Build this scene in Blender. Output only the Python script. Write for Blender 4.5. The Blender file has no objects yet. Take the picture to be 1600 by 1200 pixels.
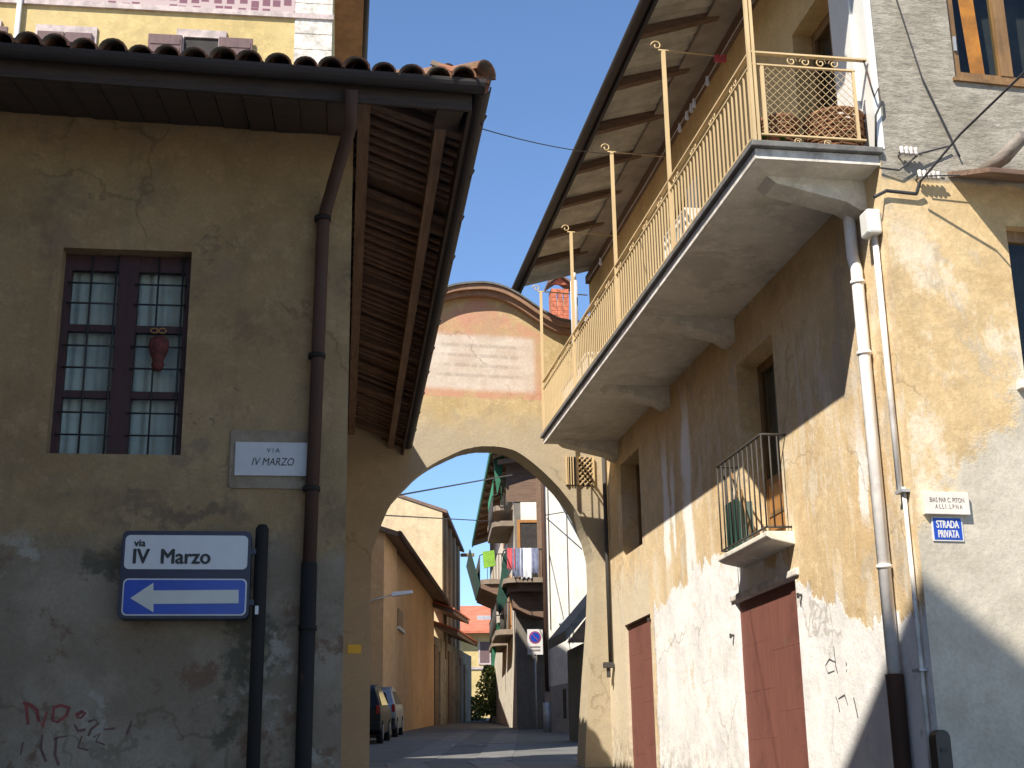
import bpy, bmesh, math, random
from mathutils import Vector, Matrix
from mathutils.geometry import tessellate_polygon
random.seed(7)
SC = bpy.context.scene
COL = SC.collection
# ------------------------------------------------------------------ camera
FPX, PITCH, ROLL = 2108.15, 0.28699656, -0.01568103      # solved from the photograph's vanishing points
EYE = 1.6
A_L, A_R, A_F, A_A = -0.12776, -0.16070, -0.21263, -0.2270  # wall directions: left house, right house, its end facade, archway
cp, sp, cr, sr = math.cos(PITCH), math.sin(PITCH), math.cos(ROLL), math.sin(ROLL)
M3 = Matrix(((cr, -sr, 0), (sr, cr, 0), (0, 0, 1))) @ Matrix(((1, 0, 0), (0, sp, -cp), (0, cp, sp)))
cam_d = bpy.data.cameras.new('camera'); cam = bpy.data.objects.new('camera', cam_d); COL.objects.link(cam)
cam_d.sensor_fit = 'HORIZONTAL'; cam_d.sensor_width = 36.0; cam_d.lens = 36.0 * FPX / 1600.0
cam_d.clip_start = 0.1; cam_d.clip_end = 4000
R = M3.transposed() @ Matrix(((1, 0, 0), (0, -1, 0), (0, 0, -1)))
cam.matrix_world = Matrix.Translation((0, 0, EYE)) @ R.to_4x4()
SC.camera = cam
SC.render.resolution_x, SC.render.resolution_y = 1024, 768
# ------------------------------------------------------------------ sun and sky
def fvec(a): return Vector((math.cos(a), -math.sin(a), 0)), Vector((math.sin(a), math.cos(a), 0))
ur, vr = fvec(A_R)
SUN = (ur * 1.11 + vr * 1.16 + Vector((0, 0, -1.72))).normalized()     # read off the balcony's shadow on the wall
sun_d = bpy.data.lights.new('sun', 'SUN'); sun_d.energy = 4.8; sun_d.angle = math.radians(0.53); sun_d.color = (1.0, 0.93, 0.82)
sun = bpy.data.objects.new('sun', sun_d); COL.objects.link(sun)
sun.rotation_euler = SUN.to_track_quat('-Z', 'Y').to_euler(); sun.location = (-20, -10, 40)
W = bpy.data.worlds.new('World'); SC.world = W; W.use_nodes = True
wn = W.node_tree; bg = wn.nodes['Background']
sky = wn.nodes.new('ShaderNodeTexSky'); sky.sky_type = 'NISHITA'; sky.sun_disc = False
sky.sun_elevation = math.asin(-SUN.z); sky.sun_rotation = math.atan2(-SUN.x, -SUN.y)
sky.altitude = 300; sky.air_density = 1.0; sky.dust_density = 0.0; sky.ozone_density = 6.0
wn.links.new(sky.outputs[0], bg.inputs[0]); bg.inputs[1].default_value = 0.110
SC.view_settings.view_transform = 'Standard'; SC.view_settings.look = 'None'
SC.view_settings.exposure = 0.9; SC.view_settings.gamma = 1.0
SC.render.engine = 'CYCLES'

# ------------------------------------------------------------------ frames and pixel helpers
class Frame:
    """horizontal frame turned by a: u to the right, v away from the viewer, z up"""
    def __init__(s, a): s.a = a; s.u, s.v = fvec(a)
    def w(s, u, v, z=0): return s.u * u + s.v * v + Vector((0, 0, z))
    def l(s, P): return (P.dot(s.u), P.dot(s.v), P.z)
    def onv(s, v, x, y):                                   # where a pixel's ray meets the wall v = const
        d = ray(x, y); t = v / d.dot(s.v); return (d.dot(s.u) * t, EYE + d.z * t)
    def onu(s, u, x, y):
        d = ray(x, y); t = u / d.dot(s.u); return (d.dot(s.v) * t, EYE + d.z * t)
def ray(x, y): return M3.transposed() @ Vector(((x - 800) / FPX, (y - 600) / FPX, 1))
L, Rr, F, A = Frame(A_L), Frame(A_R), Frame(A_F), Frame(A_A)
def W_at(x, y, d):                                         # world point on a pixel's ray at distance d up the street
    r = ray(x, y); return r * (d / r.dot(L.v)) + Vector((0, 0, EYE))
def frame_from(p, q):                                      # frame whose v runs from p to q
    d = q - p; return Frame(math.atan2(d.x, d.y))
def ground_z(y):
    if y < -4: return -0.34
    if y < 21: return 0.0865 * y
    if y < 75: return 1.8165 + 0.058 * (y - 21)
    return 1.8165 + 0.058 * 54 + 0.01 * (y - 75)

# ------------------------------------------------------------------ mesh builder
class MB:
    def __init__(s): s.vs = []; s.fs = []; s.sm = []
    def face(s, pts, smooth=False):
        n = len(s.vs); s.vs += [tuple(p) for p in pts]; s.fs.append(tuple(range(n, n + len(pts)))); s.sm.append(smooth); return s
    def hexa(s, P):
        n = len(s.vs); s.vs += [tuple(p) for p in P]
        for f in ((0, 3, 2, 1), (4, 5, 6, 7), (0, 1, 5, 4), (1, 2, 6, 5), (2, 3, 7, 6), (3, 0, 4, 7)):
            s.fs.append(tuple(n + i for i in f)); s.sm.append(False)
        return s
    def box(s, u0, u1, v0, v1, z0, z1):
        return s.hexa([(u0, v0, z0), (u1, v0, z0), (u1, v1, z0), (u0, v1, z0), (u0, v0, z1), (u1, v0, z1), (u1, v1, z1), (u0, v1, z1)])
    def bar(s, p, q, w, h, up=(0, 0, 1)):
        p, q = Vector(p), Vector(q); d = (q - p).normalized(); up = Vector(up)
        if abs(d.dot(up)) > .98: up = Vector((0, 1, 0))
        x = d.cross(up).normalized(); y = x.cross(d)
        o = [(-w / 2, -h / 2), (w / 2, -h / 2), (w / 2, h / 2), (-w / 2, h / 2)]
        return s.hexa([p + x * a + y * b for a, b in o] + [q + x * a + y * b for a, b in o])
    def tube(s, pts, r, n=8, closed=False, smooth=True):
        pts = [Vector(p) for p in pts]; m = len(pts); rings = []
        prev = None
        for i, p in enumerate(pts):
            a = pts[i - 1] if i > 0 or closed else p; b = pts[(i + 1) % m] if i < m - 1 or closed else p
            d = (b - a).normalized()
            if prev is None:
                t = Vector((0, 0, 1)) if abs(d.z) < .9 else Vector((0, 1, 0)); x = d.cross(t).normalized()
            else: x = (prev - d * prev.dot(d)).normalized()
            prev = x; y = d.cross(x); rr = r[i] if isinstance(r, (list, tuple)) else r
            n0 = len(s.vs); rings.append(n0)
            for k in range(n):
                t = 2 * math.pi * k / n; s.vs.append(tuple(p + x * (rr * math.cos(t)) + y * (rr * math.sin(t))))
        for i in range(m if closed else m - 1):
            a, b = rings[i], rings[(i + 1) % m]
            for k in range(n):
                s.fs.append((a + k, a + (k + 1) % n, b + (k + 1) % n, b + k)); s.sm.append(smooth)
        if not closed:
            s.fs.append(tuple(rings[0] + k for k in reversed(range(n)))); s.fs.append(tuple(rings[-1] + k for k in range(n))); s.sm += [False, False]
        return s
    def prism(s, poly, plane, a, b, smooth=False):
        """poly in the two named axes, extruded from a to b along the third"""
        def P(q, t):
            return {'uz': (q[0], t, q[1]), 'vz': (t, q[0], q[1]), 'uv': (q[0], q[1], t)}[plane]
        n = len(poly); i0 = len(s.vs); s.vs += [P(q, a) for q in poly] + [P(q, b) for q in poly]
        for t in tessellate_polygon([[Vector((q[0], q[1], 0)) for q in poly]]):
            s.fs.append(tuple(i0 + k for k in t)); s.fs.append(tuple(i0 + n + k for k in reversed(t))); s.sm += [False, False]
        for k in range(n):
            s.fs.append((i0 + k, i0 + (k + 1) % n, i0 + n + (k + 1) % n, i0 + n + k)); s.sm.append(smooth)
        return s
    def lathe(s, c, prof, n=16):
        rings = []
        for r, z in prof:
            i0 = len(s.vs); rings.append(i0)
            for k in range(n):
                t = 2 * math.pi * k / n; s.vs.append((c[0] + r * math.cos(t), c[1] + r * math.sin(t), c[2] + z))
        for i in range(len(prof) - 1):
            for k in range(n):
                s.fs.append((rings[i] + k, rings[i] + (k + 1) % n, rings[i + 1] + (k + 1) % n, rings[i + 1] + k)); s.sm.append(True)
        return s
    def wall(s, axis, plane, depth, a0, a1, z0, z1, holes, step=0):
        """wall face with openings and their reveals; depth = signed reveal depth"""
        A_ = sorted({a0, a1} | {h[0] for h in holes} | {h[1] for h in holes}); Z_ = sorted({z0, z1} | {h[2] for h in holes} | {h[3] for h in holes})
        P = (lambda a, t, z: (a, t, z)) if axis == 'v' else (lambda a, t, z: (t, a, z))
        for i in range(len(A_) - 1):
            for j in range(len(Z_) - 1):
                ca, cz = (A_[i] + A_[i + 1]) / 2, (Z_[j] + Z_[j + 1]) / 2
                if any(h[0] < ca < h[1] and h[2] < cz < h[3] for h in holes): continue
                s.face([P(A_[i], plane, Z_[j]), P(A_[i + 1], plane, Z_[j]), P(A_[i + 1], plane, Z_[j + 1]), P(A_[i], plane, Z_[j + 1])])
        for h in holes:
            q = plane + depth
            for (x0, y0, x1, y1) in ((h[0], h[2], h[1], h[2]), (h[1], h[2], h[1], h[3]), (h[1], h[3], h[0], h[3]), (h[0], h[3], h[0], h[2])):
                s.face([P(x0, plane, y0), P(x1, plane, y1), P(x1, q, y1), P(x0, q, y0)])
        return s

def mesh_of(name, mb, o=(0, 0, 0)):
    me = bpy.data.meshes.new(name); me.from_pydata([(x - o[0], y - o[1], z - o[2]) for x, y, z in mb.vs], [], mb.fs)
    me.polygons.foreach_set('use_smooth', mb.sm)
    bm = bmesh.new(); bm.from_mesh(me); bmesh.ops.remove_doubles(bm, verts=bm.verts, dist=1e-5); bmesh.ops.recalc_face_normals(bm, faces=bm.faces); bm.to_mesh(me); bm.free()
    me.update(); return me
def finish(ob, mat, bevel=0):
    if mat is not None and not ob.data.materials: ob.data.materials.append(mat)
    if bevel:
        b = ob.modifiers.new('bevel', 'BEVEL'); b.width = bevel; b.segments = 2; b.limit_method = 'ANGLE'; b.angle_limit = math.radians(40)
    return ob
def tag(o, label=None, cat=None, group=None, kind=None):
    for k, v in (('label', label), ('category', cat), ('group', group), ('kind', kind)):
        if v: o[k] = v
    return o
class Thing:
    def __init__(s, name, label, cat, fr, o, group=None):
        s.F, s.o = fr, o; s.root = bpy.data.objects.new(name, None); COL.objects.link(s.root)
        s.root.location = fr.w(*o); s.root.rotation_euler.z = -fr.a; s.root.empty_display_size = .3
        tag(s.root, label, cat, group)
    def part(s, name, mb, mat, parent=None, bevel=0, label=None, kind=None):
        ob = bpy.data.objects.new(name, mesh_of(name, mb, s.o)); COL.objects.link(ob); ob.parent = parent or s.root
        finish(ob, mat, bevel); tag(ob, label, kind=kind); return ob
    def again(s, ob, d, rz=0, parent=None, scale=None, ry=0):
        c = ob.copy(); COL.objects.link(c); c.parent = parent or ob.parent; c.location = ob.location + Vector(d)
        if scale: c.scale = scale
        return c
def solo(name, label, cat, fr, o, mb, mat, bevel=0, group=None, kind=None):
    ob = bpy.data.objects.new(name, mesh_of(name, mb, o)); COL.objects.link(ob)
    ob.location = fr.w(*o); ob.rotation_euler.z = -fr.a; finish(ob, mat, bevel); tag(ob, label, cat, group, kind); return ob
def text_mesh(body, size, bold=0.0, shear=0.0, sx=1.0, spacing=1.0):
    c = bpy.data.curves.new('letters', 'FONT'); c.body = body; c.size = size; c.extrude = .0015; c.offset = 0; c.shear = shear; c.space_character = spacing
    c.align_x = 'CENTER'; c.align_y = 'CENTER'; c.resolution_u = 4
    o = bpy.data.objects.new('letters', c); COL.objects.link(o)
    dg = bpy.context.evaluated_depsgraph_get(); me = bpy.data.meshes.new_from_object(o.evaluated_get(dg))
    bpy.data.objects.remove(o); bpy.data.curves.remove(c)
    V = [v.co.copy() for v in me.vertices]; Fc = [tuple(p.vertices) for p in me.polygons]; vs, fs = [], []
    for i, (dx, dy) in enumerate(((0, 0), (1, 0), (-1, 0), (0, .7), (0, -.7)) if bold else ((0, 0),)):       # heavier stroke
        n0 = len(vs); vs += [(c.x * sx + dx * bold, -c.z - .0002 * i, c.y + dy * bold) for c in V]; fs += [tuple(n0 + k for k in f) for f in Fc]
    bpy.data.meshes.remove(me); me = bpy.data.meshes.new('letters'); me.from_pydata(vs, [], fs)
    return me
def lettering(th, body, size, uvz, mat, parent=None, **k):
    ob = bpy.data.objects.new('lettering', text_mesh(body, size, **k)); COL.objects.link(ob); ob.parent = parent or th.root
    ob.location = Vector(uvz) - Vector(th.o); ob.data.materials.append(mat); return ob

# ------------------------------------------------------------------ materials
def srgb(r, g, b):
    return tuple(((c / 255) / 12.92 if c / 255 <= .04045 else ((c / 255 + .055) / 1.055) ** 2.4) for c in (r, g, b)) + (1.0,)
class NT:
    def __init__(s, name):
        s.m = bpy.data.materials.new(name); s.m.use_nodes = True; s.t = s.m.node_tree; s.b = s.t.nodes['Principled BSDF']; s._c = None
    def node(s, kind, **k):
        n = s.t.nodes.new(kind)
        for a, v in k.items(): setattr(n, a, v)
        return n
    def put(s, sock, v):
        if hasattr(v, 'is_output'): s.t.links.new(v, sock)
        else: sock.default_value = v
    @property
    def co(s):
        if s._c is None: s._c = s.node('ShaderNodeTexCoord').outputs['Object']
        return s._c
    def xyz(s):
        n = s.node('ShaderNodeSeparateXYZ'); s.put(n.inputs[0], s.co); return n.outputs
    def vec(s, sc=(1, 1, 1), off=(0, 0, 0), src=None):
        n = s.node('ShaderNodeMapping'); s.put(n.inputs[0], src or s.co); n.inputs['Scale'].default_value = sc; n.inputs['Location'].default_value = off; return n.outputs[0]
    def noise(s, scale, detail=5, rough=.6, vec=None, dist=0):
        n = s.node('ShaderNodeTexNoise'); s.put(n.inputs['Vector'], vec or s.co); n.inputs['Scale'].default_value = scale; n.inputs['Detail'].default_value = detail
        n.inputs['Roughness'].default_value = rough; n.inputs['Distortion'].default_value = dist; return n.outputs['Fac']
    def math(s, op, a, b=0.0, clamp=False):
        n = s.node('ShaderNodeMath', operation=op, use_clamp=clamp); s.put(n.inputs[0], a); s.put(n.inputs[1], b); return n.outputs[0]
    def step(s, x, lo, hi):
        n = s.node('ShaderNodeMapRange', clamp=True, interpolation_type='SMOOTHSTEP'); s.put(n.inputs[0], x); s.put(n.inputs[1], lo); s.put(n.inputs[2], hi); return n.outputs[0]
    def mix(s, f, a, b, mode='MIX'):
        n = s.node('ShaderNodeMix', data_type='RGBA', blend_type=mode); s.put(n.inputs[0], f); s.put(n.inputs[6], a); s.put(n.inputs[7], b); return n.outputs[2]
    def bump(s, h, strength=.3, dist=.02, prev=None):
        n = s.node('ShaderNodeBump'); n.inputs['Strength'].default_value = strength; n.inputs['Distance'].default_value = dist; s.put(n.inputs['Height'], h)
        if prev: s.put(n.inputs['Normal'], prev)
        return n.outputs[0]
    def out(s, col=None, rough=None, normal=None, metal=None):
        if col is not None: s.put(s.b.inputs['Base Color'], col)
        if rough is not None: s.put(s.b.inputs['Roughness'], rough)
        if normal is not None: s.put(s.b.inputs['Normal'], normal)
        if metal is not None: s.put(s.b.inputs['Metallic'], metal)
        return s.m
def c4(*v): return tuple(v) + (1.0,)
def simple(name, col, rough=.6, metal=0.0, var=.25, scale=6.0, bump=.0, dirt=None):
    n = NT(name); f = n.noise(scale, 5, .65); dark = tuple(c * (1 - var) for c in col[:3]) + (1,); lite = tuple(min(1, c * (1 + var)) for c in col[:3]) + (1,)
    c = n.mix(n.step(f, .3, .7), dark, lite)
    if dirt: c = n.mix(n.step(n.noise(scale * .4, 6, .7, n.vec(off=(3, 1, 7))), .5, .72), c, dirt)
    nm = n.bump(n.noise(scale * 8, 4, .6), bump, .01) if bump else None
    return n.out(c, rough, nm, metal)
def plaster(name, a, b, patch=None, dirt=c4(.10, .085, .06), dirt_amt=.5, streak=.4, bump=.35, extra=None, patch_lo=.55, cracks=True, coarse=1.0):
    n = NT(name)
    big = n.noise(.55, 6, .62); mid = n.noise(2.3, 6, .7, n.vec(off=(5, 2, 1))); fine = n.noise(34 * coarse, 5, .7)
    c = n.mix(n.step(big, .35, .65), a, b)
    c = n.mix(n.math('MULTIPLY', n.step(mid, .42, .7), .45), c, tuple(x * .66 for x in a[:3]) + (1,))
    c = n.mix(n.math('MULTIPLY', n.step(n.noise(7.5, 5, .7, n.vec(off=(1, 9, 4))), .5, .66), .35), c, tuple(min(1, x * 1.35) for x in b[:3]) + (1,))
    if patch: c = n.mix(n.step(n.noise(.9, 7, .68, n.vec(off=(8, 3, 2)), .4), patch_lo, patch_lo + .07), c, patch)
    st = n.noise(1.0, 6, .7, n.vec((3.2, 3.2, .22)))
    c = n.mix(n.math('MULTIPLY', n.step(st, .52, .75), streak), c, dirt)
    c = n.mix(n.math('MULTIPLY', n.step(n.noise(1.4, 7, .72, n.vec(off=(2, 7, 5))), .52, .74), dirt_amt), c, dirt)
    n.hx = None
    if extra: c = extra(n, c)
    c = n.mix(.09, c, n.mix(n.step(fine, .3, .7), c4(.05, .05, .05), c4(1, 1, 1)), 'OVERLAY')
    h = n.math('ADD', n.math('MULTIPLY', fine, .22), n.math('MULTIPLY', mid, .8)); h = n.math('ADD', h, n.math('MULTIPLY', n.noise(9, 4, .6), .35))
    if n.hx is not None: h = n.math('ADD', h, n.math('MULTIPLY', n.hx, 1.5))
    nm = n.bump(h, bump, .035)
    if cracks:
        vo = n.node('ShaderNodeTexVoronoi', feature='DISTANCE_TO_EDGE'); n.put(vo.inputs['Vector'], n.vec((1, 1, .7), src=None)); vo.inputs['Scale'].default_value = .62
        wob = n.node('ShaderNodeVectorMath', operation='ADD'); nn = n.node('ShaderNodeTexNoise'); nn.inputs['Scale'].default_value = 2.5; nn.inputs['Detail'].default_value = 6; n.put(nn.inputs['Vector'], n.co)
        sc_ = n.node('ShaderNodeVectorMath', operation='SCALE'); n.put(sc_.inputs[0], nn.outputs['Color']); sc_.inputs['Scale'].default_value = .7
        n.put(wob.inputs[0], n.co); n.put(wob.inputs[1], sc_.outputs[0]); n.put(vo.inputs['Vector'], wob.outputs[0])
        ck = n.math('MULTIPLY', n.step(vo.outputs['Distance'], .012, .003), n.step(n.noise(.7, 3, .5, n.vec(off=(4, 4, 9))), .5, .58))
        c = n.mix(n.math('MULTIPLY', ck, .4), c, tuple(x * .35 for x in a[:3]) + (1,))
    return n.out(c, .93, nm)
def wood(name, a, b, axis=2, rough=.75, bump=.3, peel=None):
    n = NT(name); s = [9, 9, 9]; s[axis] = .55
    g = n.noise(3.0, 7, .7, n.vec(tuple(s)), .6); c = n.mix(n.step(g, .3, .7), a, b)
    c = n.mix(n.math('MULTIPLY', n.step(n.noise(1.6, 6, .7), .5, .7), .5), c, tuple(x * .5 for x in a[:3]) + (1,))
    if peel: c = n.mix(n.step(n.noise(3.5, 7, .75, n.vec(off=(2, 5, 1))), .6, .66), c, peel)
    return n.out(c, rough, n.bump(g, bump, .01))
def rusty(name, paint, rust=c4(.10, .035, .012), amt=.62, rough=.62):
    n = NT(name); f = n.noise(5, 7, .72); c = n.mix(n.step(n.noise(1.5, 4, .5), .3, .7), tuple(x * .8 for x in paint[:3]) + (1,), paint)
    c = n.mix(n.step(f, amt, amt + .06), c, rust); n.b.inputs['Specular IOR Level'].default_value = .25; return n.out(c, rough, n.bump(f, .15, .004))
def glass(name, tint=(.85, .9, .9, 1)):
    n = NT(name); t = n.t; tr = n.node('ShaderNodeBsdfTransparent'); tr.inputs[0].default_value = tint
    gl = n.node('ShaderNodeBsdfGlossy'); gl.inputs['Roughness'].default_value = .04
    lw = n.node('ShaderNodeLayerWeight'); lw.inputs['Blend'].default_value = .5
    nm = n.bump(n.noise(2.2, 2, .5), .04, .02); n.put(gl.inputs['Normal'], nm)
    mx = n.node('ShaderNodeMixShader'); n.put(mx.inputs[0], n.math('ADD', n.math('MULTIPLY', n.math('POWER', lw.outputs['Facing'], 4.0), .6), .02)); n.put(mx.inputs[1], tr.outputs[0]); n.put(mx.inputs[2], gl.outputs[0])
    t.links.new(mx.outputs[0], t.nodes['Material Output'].inputs[0]); return n.m

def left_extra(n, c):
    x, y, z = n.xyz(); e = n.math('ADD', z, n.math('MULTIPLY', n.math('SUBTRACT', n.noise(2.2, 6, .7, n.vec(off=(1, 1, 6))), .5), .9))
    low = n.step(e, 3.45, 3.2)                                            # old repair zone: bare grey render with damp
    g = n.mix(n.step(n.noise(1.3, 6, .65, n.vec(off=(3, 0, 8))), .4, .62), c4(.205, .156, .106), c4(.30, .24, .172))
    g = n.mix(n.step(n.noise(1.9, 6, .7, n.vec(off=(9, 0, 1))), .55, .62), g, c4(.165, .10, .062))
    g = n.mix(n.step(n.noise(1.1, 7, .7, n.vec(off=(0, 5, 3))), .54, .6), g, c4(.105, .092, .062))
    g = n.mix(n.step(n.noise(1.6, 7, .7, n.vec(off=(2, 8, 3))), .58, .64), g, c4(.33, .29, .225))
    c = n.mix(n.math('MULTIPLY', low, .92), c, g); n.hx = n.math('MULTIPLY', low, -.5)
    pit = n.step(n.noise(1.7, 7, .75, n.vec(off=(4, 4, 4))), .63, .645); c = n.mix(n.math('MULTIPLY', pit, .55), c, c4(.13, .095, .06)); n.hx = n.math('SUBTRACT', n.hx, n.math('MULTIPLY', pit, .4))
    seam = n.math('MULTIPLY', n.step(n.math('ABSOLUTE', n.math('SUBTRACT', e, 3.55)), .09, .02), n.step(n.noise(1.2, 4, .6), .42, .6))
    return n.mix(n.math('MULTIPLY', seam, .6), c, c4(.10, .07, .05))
U_R, V_C = 4.73, 9.70                                                     # right house: wall line and near corner
def right_extra(n, c):
    x, y, z = n.xyz()
    # the limewash line: low at the corner, a shoulder past the wide door, as on the wall itself
    lim = n.math('ADD', 2.86, n.math('MULTIPLY', n.step(y, .6, 4.7), 1.18)); lim = n.math('SUBTRACT', lim, n.math('MULTIPLY', n.step(y, 5.4, 7.6), .25))
    nz_ = n.math('SUBTRACT', n.noise(1.6, 8, .7, n.vec((1, 1, .6), (1, 1, 6))), .5)
    e = n.math('ADD', n.math('SUBTRACT', z, lim), n.math('MULTIPLY', nz_, 1.1))
    edge = n.step(n.math('ADD', y, n.math('MULTIPLY', n.noise(2.3, 6, .7), .35)), 8.15, 8.08)
    low = n.math('MULTIPLY', n.step(e, .03, -.03), edge)
    wh = n.mix(n.step(n.noise(1.7, 6, .7, n.vec(off=(6, 2, 3))), .35, .65), c4(.82, .80, .77), c4(.66, .64, .62))
    wh = n.mix(n.math('MULTIPLY', n.step(n.noise(4.5, 7, .74, n.vec((1, 1, .45), (2, 2, 2))), .54, .70), .55), wh, c4(.42, .385, .345))
    wh = n.mix(n.math('MULTIPLY', n.step(n.noise(2.4, 7, .74, n.vec((1, 1, .7), (9, 2, 4))), .60, .64), .7), wh, c4(.60, .50, .36))
    # runs of spilt limewash, each with its own place, width and length
    def run(v0, w, z0, z1, k):
        wob = n.math('MULTIPLY', n.math('SUBTRACT', n.noise(1.8, 5, .7, n.vec((1, 1, .7), (k, k, k))), .5), .5)
        d = n.math('ABSOLUTE', n.math('SUBTRACT', n.math('ADD', y, wob), v0))
        return n.math('MULTIPLY', n.step(d, w, w * .45), n.math('MULTIPLY', n.step(n.math('ADD', z, wob), z0 - .12, z0 + .12), n.step(n.math('ADD', z, wob), z1 + .5, z1 - .2)))
    runs = n.math('MAXIMUM', n.math('MAXIMUM', run(7.12, .16, 4.25, 5.6, 1.0), run(6.08, .22, 3.6, 6.0, 4.0)), n.math('MAXIMUM', run(6.75, .08, 4.4, 5.3, 7.0), run(.95, .10, 3.7, 4.3, 9.0)))
    runs = n.math('MULTIPLY', runs, n.step(n.noise(5, 6, .75, n.vec((1, 1, .4), (3, 3, 3))), .26, .42))
    c = n.mix(n.math('MULTIPLY', runs, .95), c, c4(.80, .77, .73))
    pale = n.step(n.noise(1.2, 8, .72, n.vec((1, 1, .55), (5, 1, 2))), .53, .60)             # worn pale coat above the line
    c = n.mix(n.math('MULTIPLY', n.math('MULTIPLY', pale, n.step(z, 6.6, 4.6)), .62), c, c4(.68, .60, .47))
    fib = n.step(n.noise(2.2, 7, .75, n.vec((2.4, 2.4, .28), (3, 8, 1))), .52, .64); c = n.mix(n.math('MULTIPLY', n.math('MULTIPLY', fib, n.step(z, 6.6, 5.0)), .42), c, c4(.70, .64, .54))
    far = n.math('MULTIPLY', n.step(y, 8.05, 8.2), n.step(n.math('SUBTRACT', e, .6), .3, -.3))
    c = n.mix(n.math('MULTIPLY', far, .75), c, c4(.56, .49, .37))
    scr = n.step(n.noise(6, 6, .78, n.vec((1, 1, .5), (7, 7, 7))), .61, .64)                  # pecked spots of undercoat
    c = n.mix(n.math('MULTIPLY', n.math('MULTIPLY', scr, n.step(z, 6.4, 4.8)), .55), c, c4(.66, .58, .46))
    c = n.mix(low, c, wh)
    n.hx = n.math('SUBTRACT', n.math('MULTIPLY', low, .45), n.math('MULTIPLY', scr, .35))
    base = n.step(n.math('ADD', z, n.math('MULTIPLY', y, -.087)), 1.75, .9)                   # splash dirt along the foot of the wall
    return n.mix(n.math('MULTIPLY', n.math('MULTIPLY', base, n.step(n.noise(6, 6, .75), .45, .6)), .6), c, c4(.22, .18, .13))
def facade_extra(n, c):
    x, y, z = n.xyz(); w = n.math('MULTIPLY', n.math('SUBTRACT', n.noise(1.8, 7, .7, n.vec(off=(1, 1, 6))), .5), 1.6)
    e = n.math('ADD', z, w)
    gr = n.mix(n.step(n.noise(2.5, 6, .7), .35, .65), c4(.25, .225, .18), c4(.35, .32, .265))
    c = n.mix(n.step(n.math('ADD', z, n.math('MULTIPLY', w, .12)), 6.38, 6.44), c, gr)            # roughcast above the balcony
    ce = n.mix(n.step(n.noise(2.0, 6, .65, n.vec(off=(3, 3, 3))), .35, .65), c4(.41, .365, .285), c4(.51, .46, .37))
    lo = n.math('ADD', e, n.math('MULTIPLY', x, -1.15))
    lo = n.math('ADD', lo, n.math('MULTIPLY', n.math('SUBTRACT', n.noise(7, 7, .75, n.vec(off=(2, 2, 2))), .5), .9))
    cm = n.step(lo, 3.62, 3.30); rough_ = n.step(z, 6.38, 6.44)
    rip = n.math('MULTIPLY', n.noise(11, 5, .7, n.vec((.55, .55, 1.6))), rough_); n.hx = n.math('ADD', n.math('MULTIPLY', cm, .25), n.math('MULTIPLY', rip, 1.1))
    c = n.mix(n.math('MULTIPLY', n.math('MULTIPLY', n.step(n.noise(11, 5, .7, n.vec((.55, .55, 1.6))), .55, .38), rough_), .45), c, c4(.15, .135, .105))
    wsh = n.step(n.noise(1.3, 8, .74, n.vec((1, 1, .6), (6, 6, 6))), .50, .60); c = n.mix(n.math('MULTIPLY', n.math('MULTIPLY', wsh, n.step(z, 6.3, 5.6)), .72), c, c4(.66, .58, .45))
    return n.mix(cm, c, ce)                                                    # cement repair low down by the corner
def arch_extra(n, c):
    x, y, z = n.xyz(); w = n.math('MULTIPLY', n.math('SUBTRACT', n.noise(6, 6, .7), .5), .10)
    zz = n.math('ADD', z, w); xx = n.math('ADD', x, w)
    # painted tablet with faded lines of writing, red border and red peak above
    def band(v, lo, hi, s=.02): return n.math('MULTIPLY', n.step(v, lo - s, lo + s), n.step(v, hi + s, hi - s))
    red = c4(.50, .25, .17); fade = n.step(n.noise(2.4, 6, .7, n.vec(off=(3, 3, 3))), .30, .62)
    frame_ = n.math('MULTIPLY', band(xx, TAB[0] - .13, TAB[1] + .13), band(zz, TAB[2] - .13, TAB[3] + .10))
    peak_h = n.math('ADD', TAB[3] + .74, n.math('MULTIPLY', n.math('POWER', n.math('ABSOLUTE', n.math('SUBTRACT', x, (TAB[0] + TAB[1]) / 2)), .8), -.66))
    peak = n.math('MULTIPLY', n.math('MULTIPLY', n.step(zz, TAB[3] - .05, TAB[3] + .02), n.step(n.math('SUBTRACT', zz, peak_h), .06, -.06)), band(xx, TAB[0] - .2, TAB[1] + .2))
    c = n.mix(n.math('MULTIPLY', n.math('MULTIPLY', n.math('MAXIMUM', frame_, peak), fade), .85), c, red)
    tab = n.math('MULTIPLY', band(xx, TAB[0], TAB[1], .06), band(zz, TAB[2], TAB[3], .06))
    wht = n.mix(n.step(n.noise(2.6, 6, .7), .35, .65), c4(.50, .42, .34), c4(.62, .55, .47))
    c = n.mix(n.math('MULTIPLY', tab, .88), c, wht)
    row = n.math('FRACT', n.math('MULTIPLY', n.math('SUBTRACT', z, TAB[2] + .16), 1 / .165))
    line = n.math('MULTIPLY', band(row, .28, .62, .08), n.step(n.noise(3, 5, .7, n.vec((3, 1, .6))), .36, .50))
    line = n.math('MULTIPLY', line, n.math('MULTIPLY', band(z, TAB[2] + .2, TAB[3] - .12), band(x, TAB[0] + .25, TAB[1] - .25, .15)))
    c = n.mix(n.math('MULTIPLY', line, .38), c, c4(.24, .20, .165))
    g = n.math('ADD', z, n.math('MULTIPLY', n.noise(1.6, 6, .7, n.vec(off=(6, 1, 1))), .9))
    c = n.mix(n.math('MULTIPLY', n.step(g, 7.75, 7.2), .65), c, c4(.34, .30, .235))
    return c
V_A = A.l(L.w(.5, 20.15))[1]
_t = [A.onv(V_A, *p) for p in ((664, 604), (836, 615), (682, 522), (840, 528))]
A_O = (A.l(L.w(.5, 20.15))[0], V_A, 0)
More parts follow.
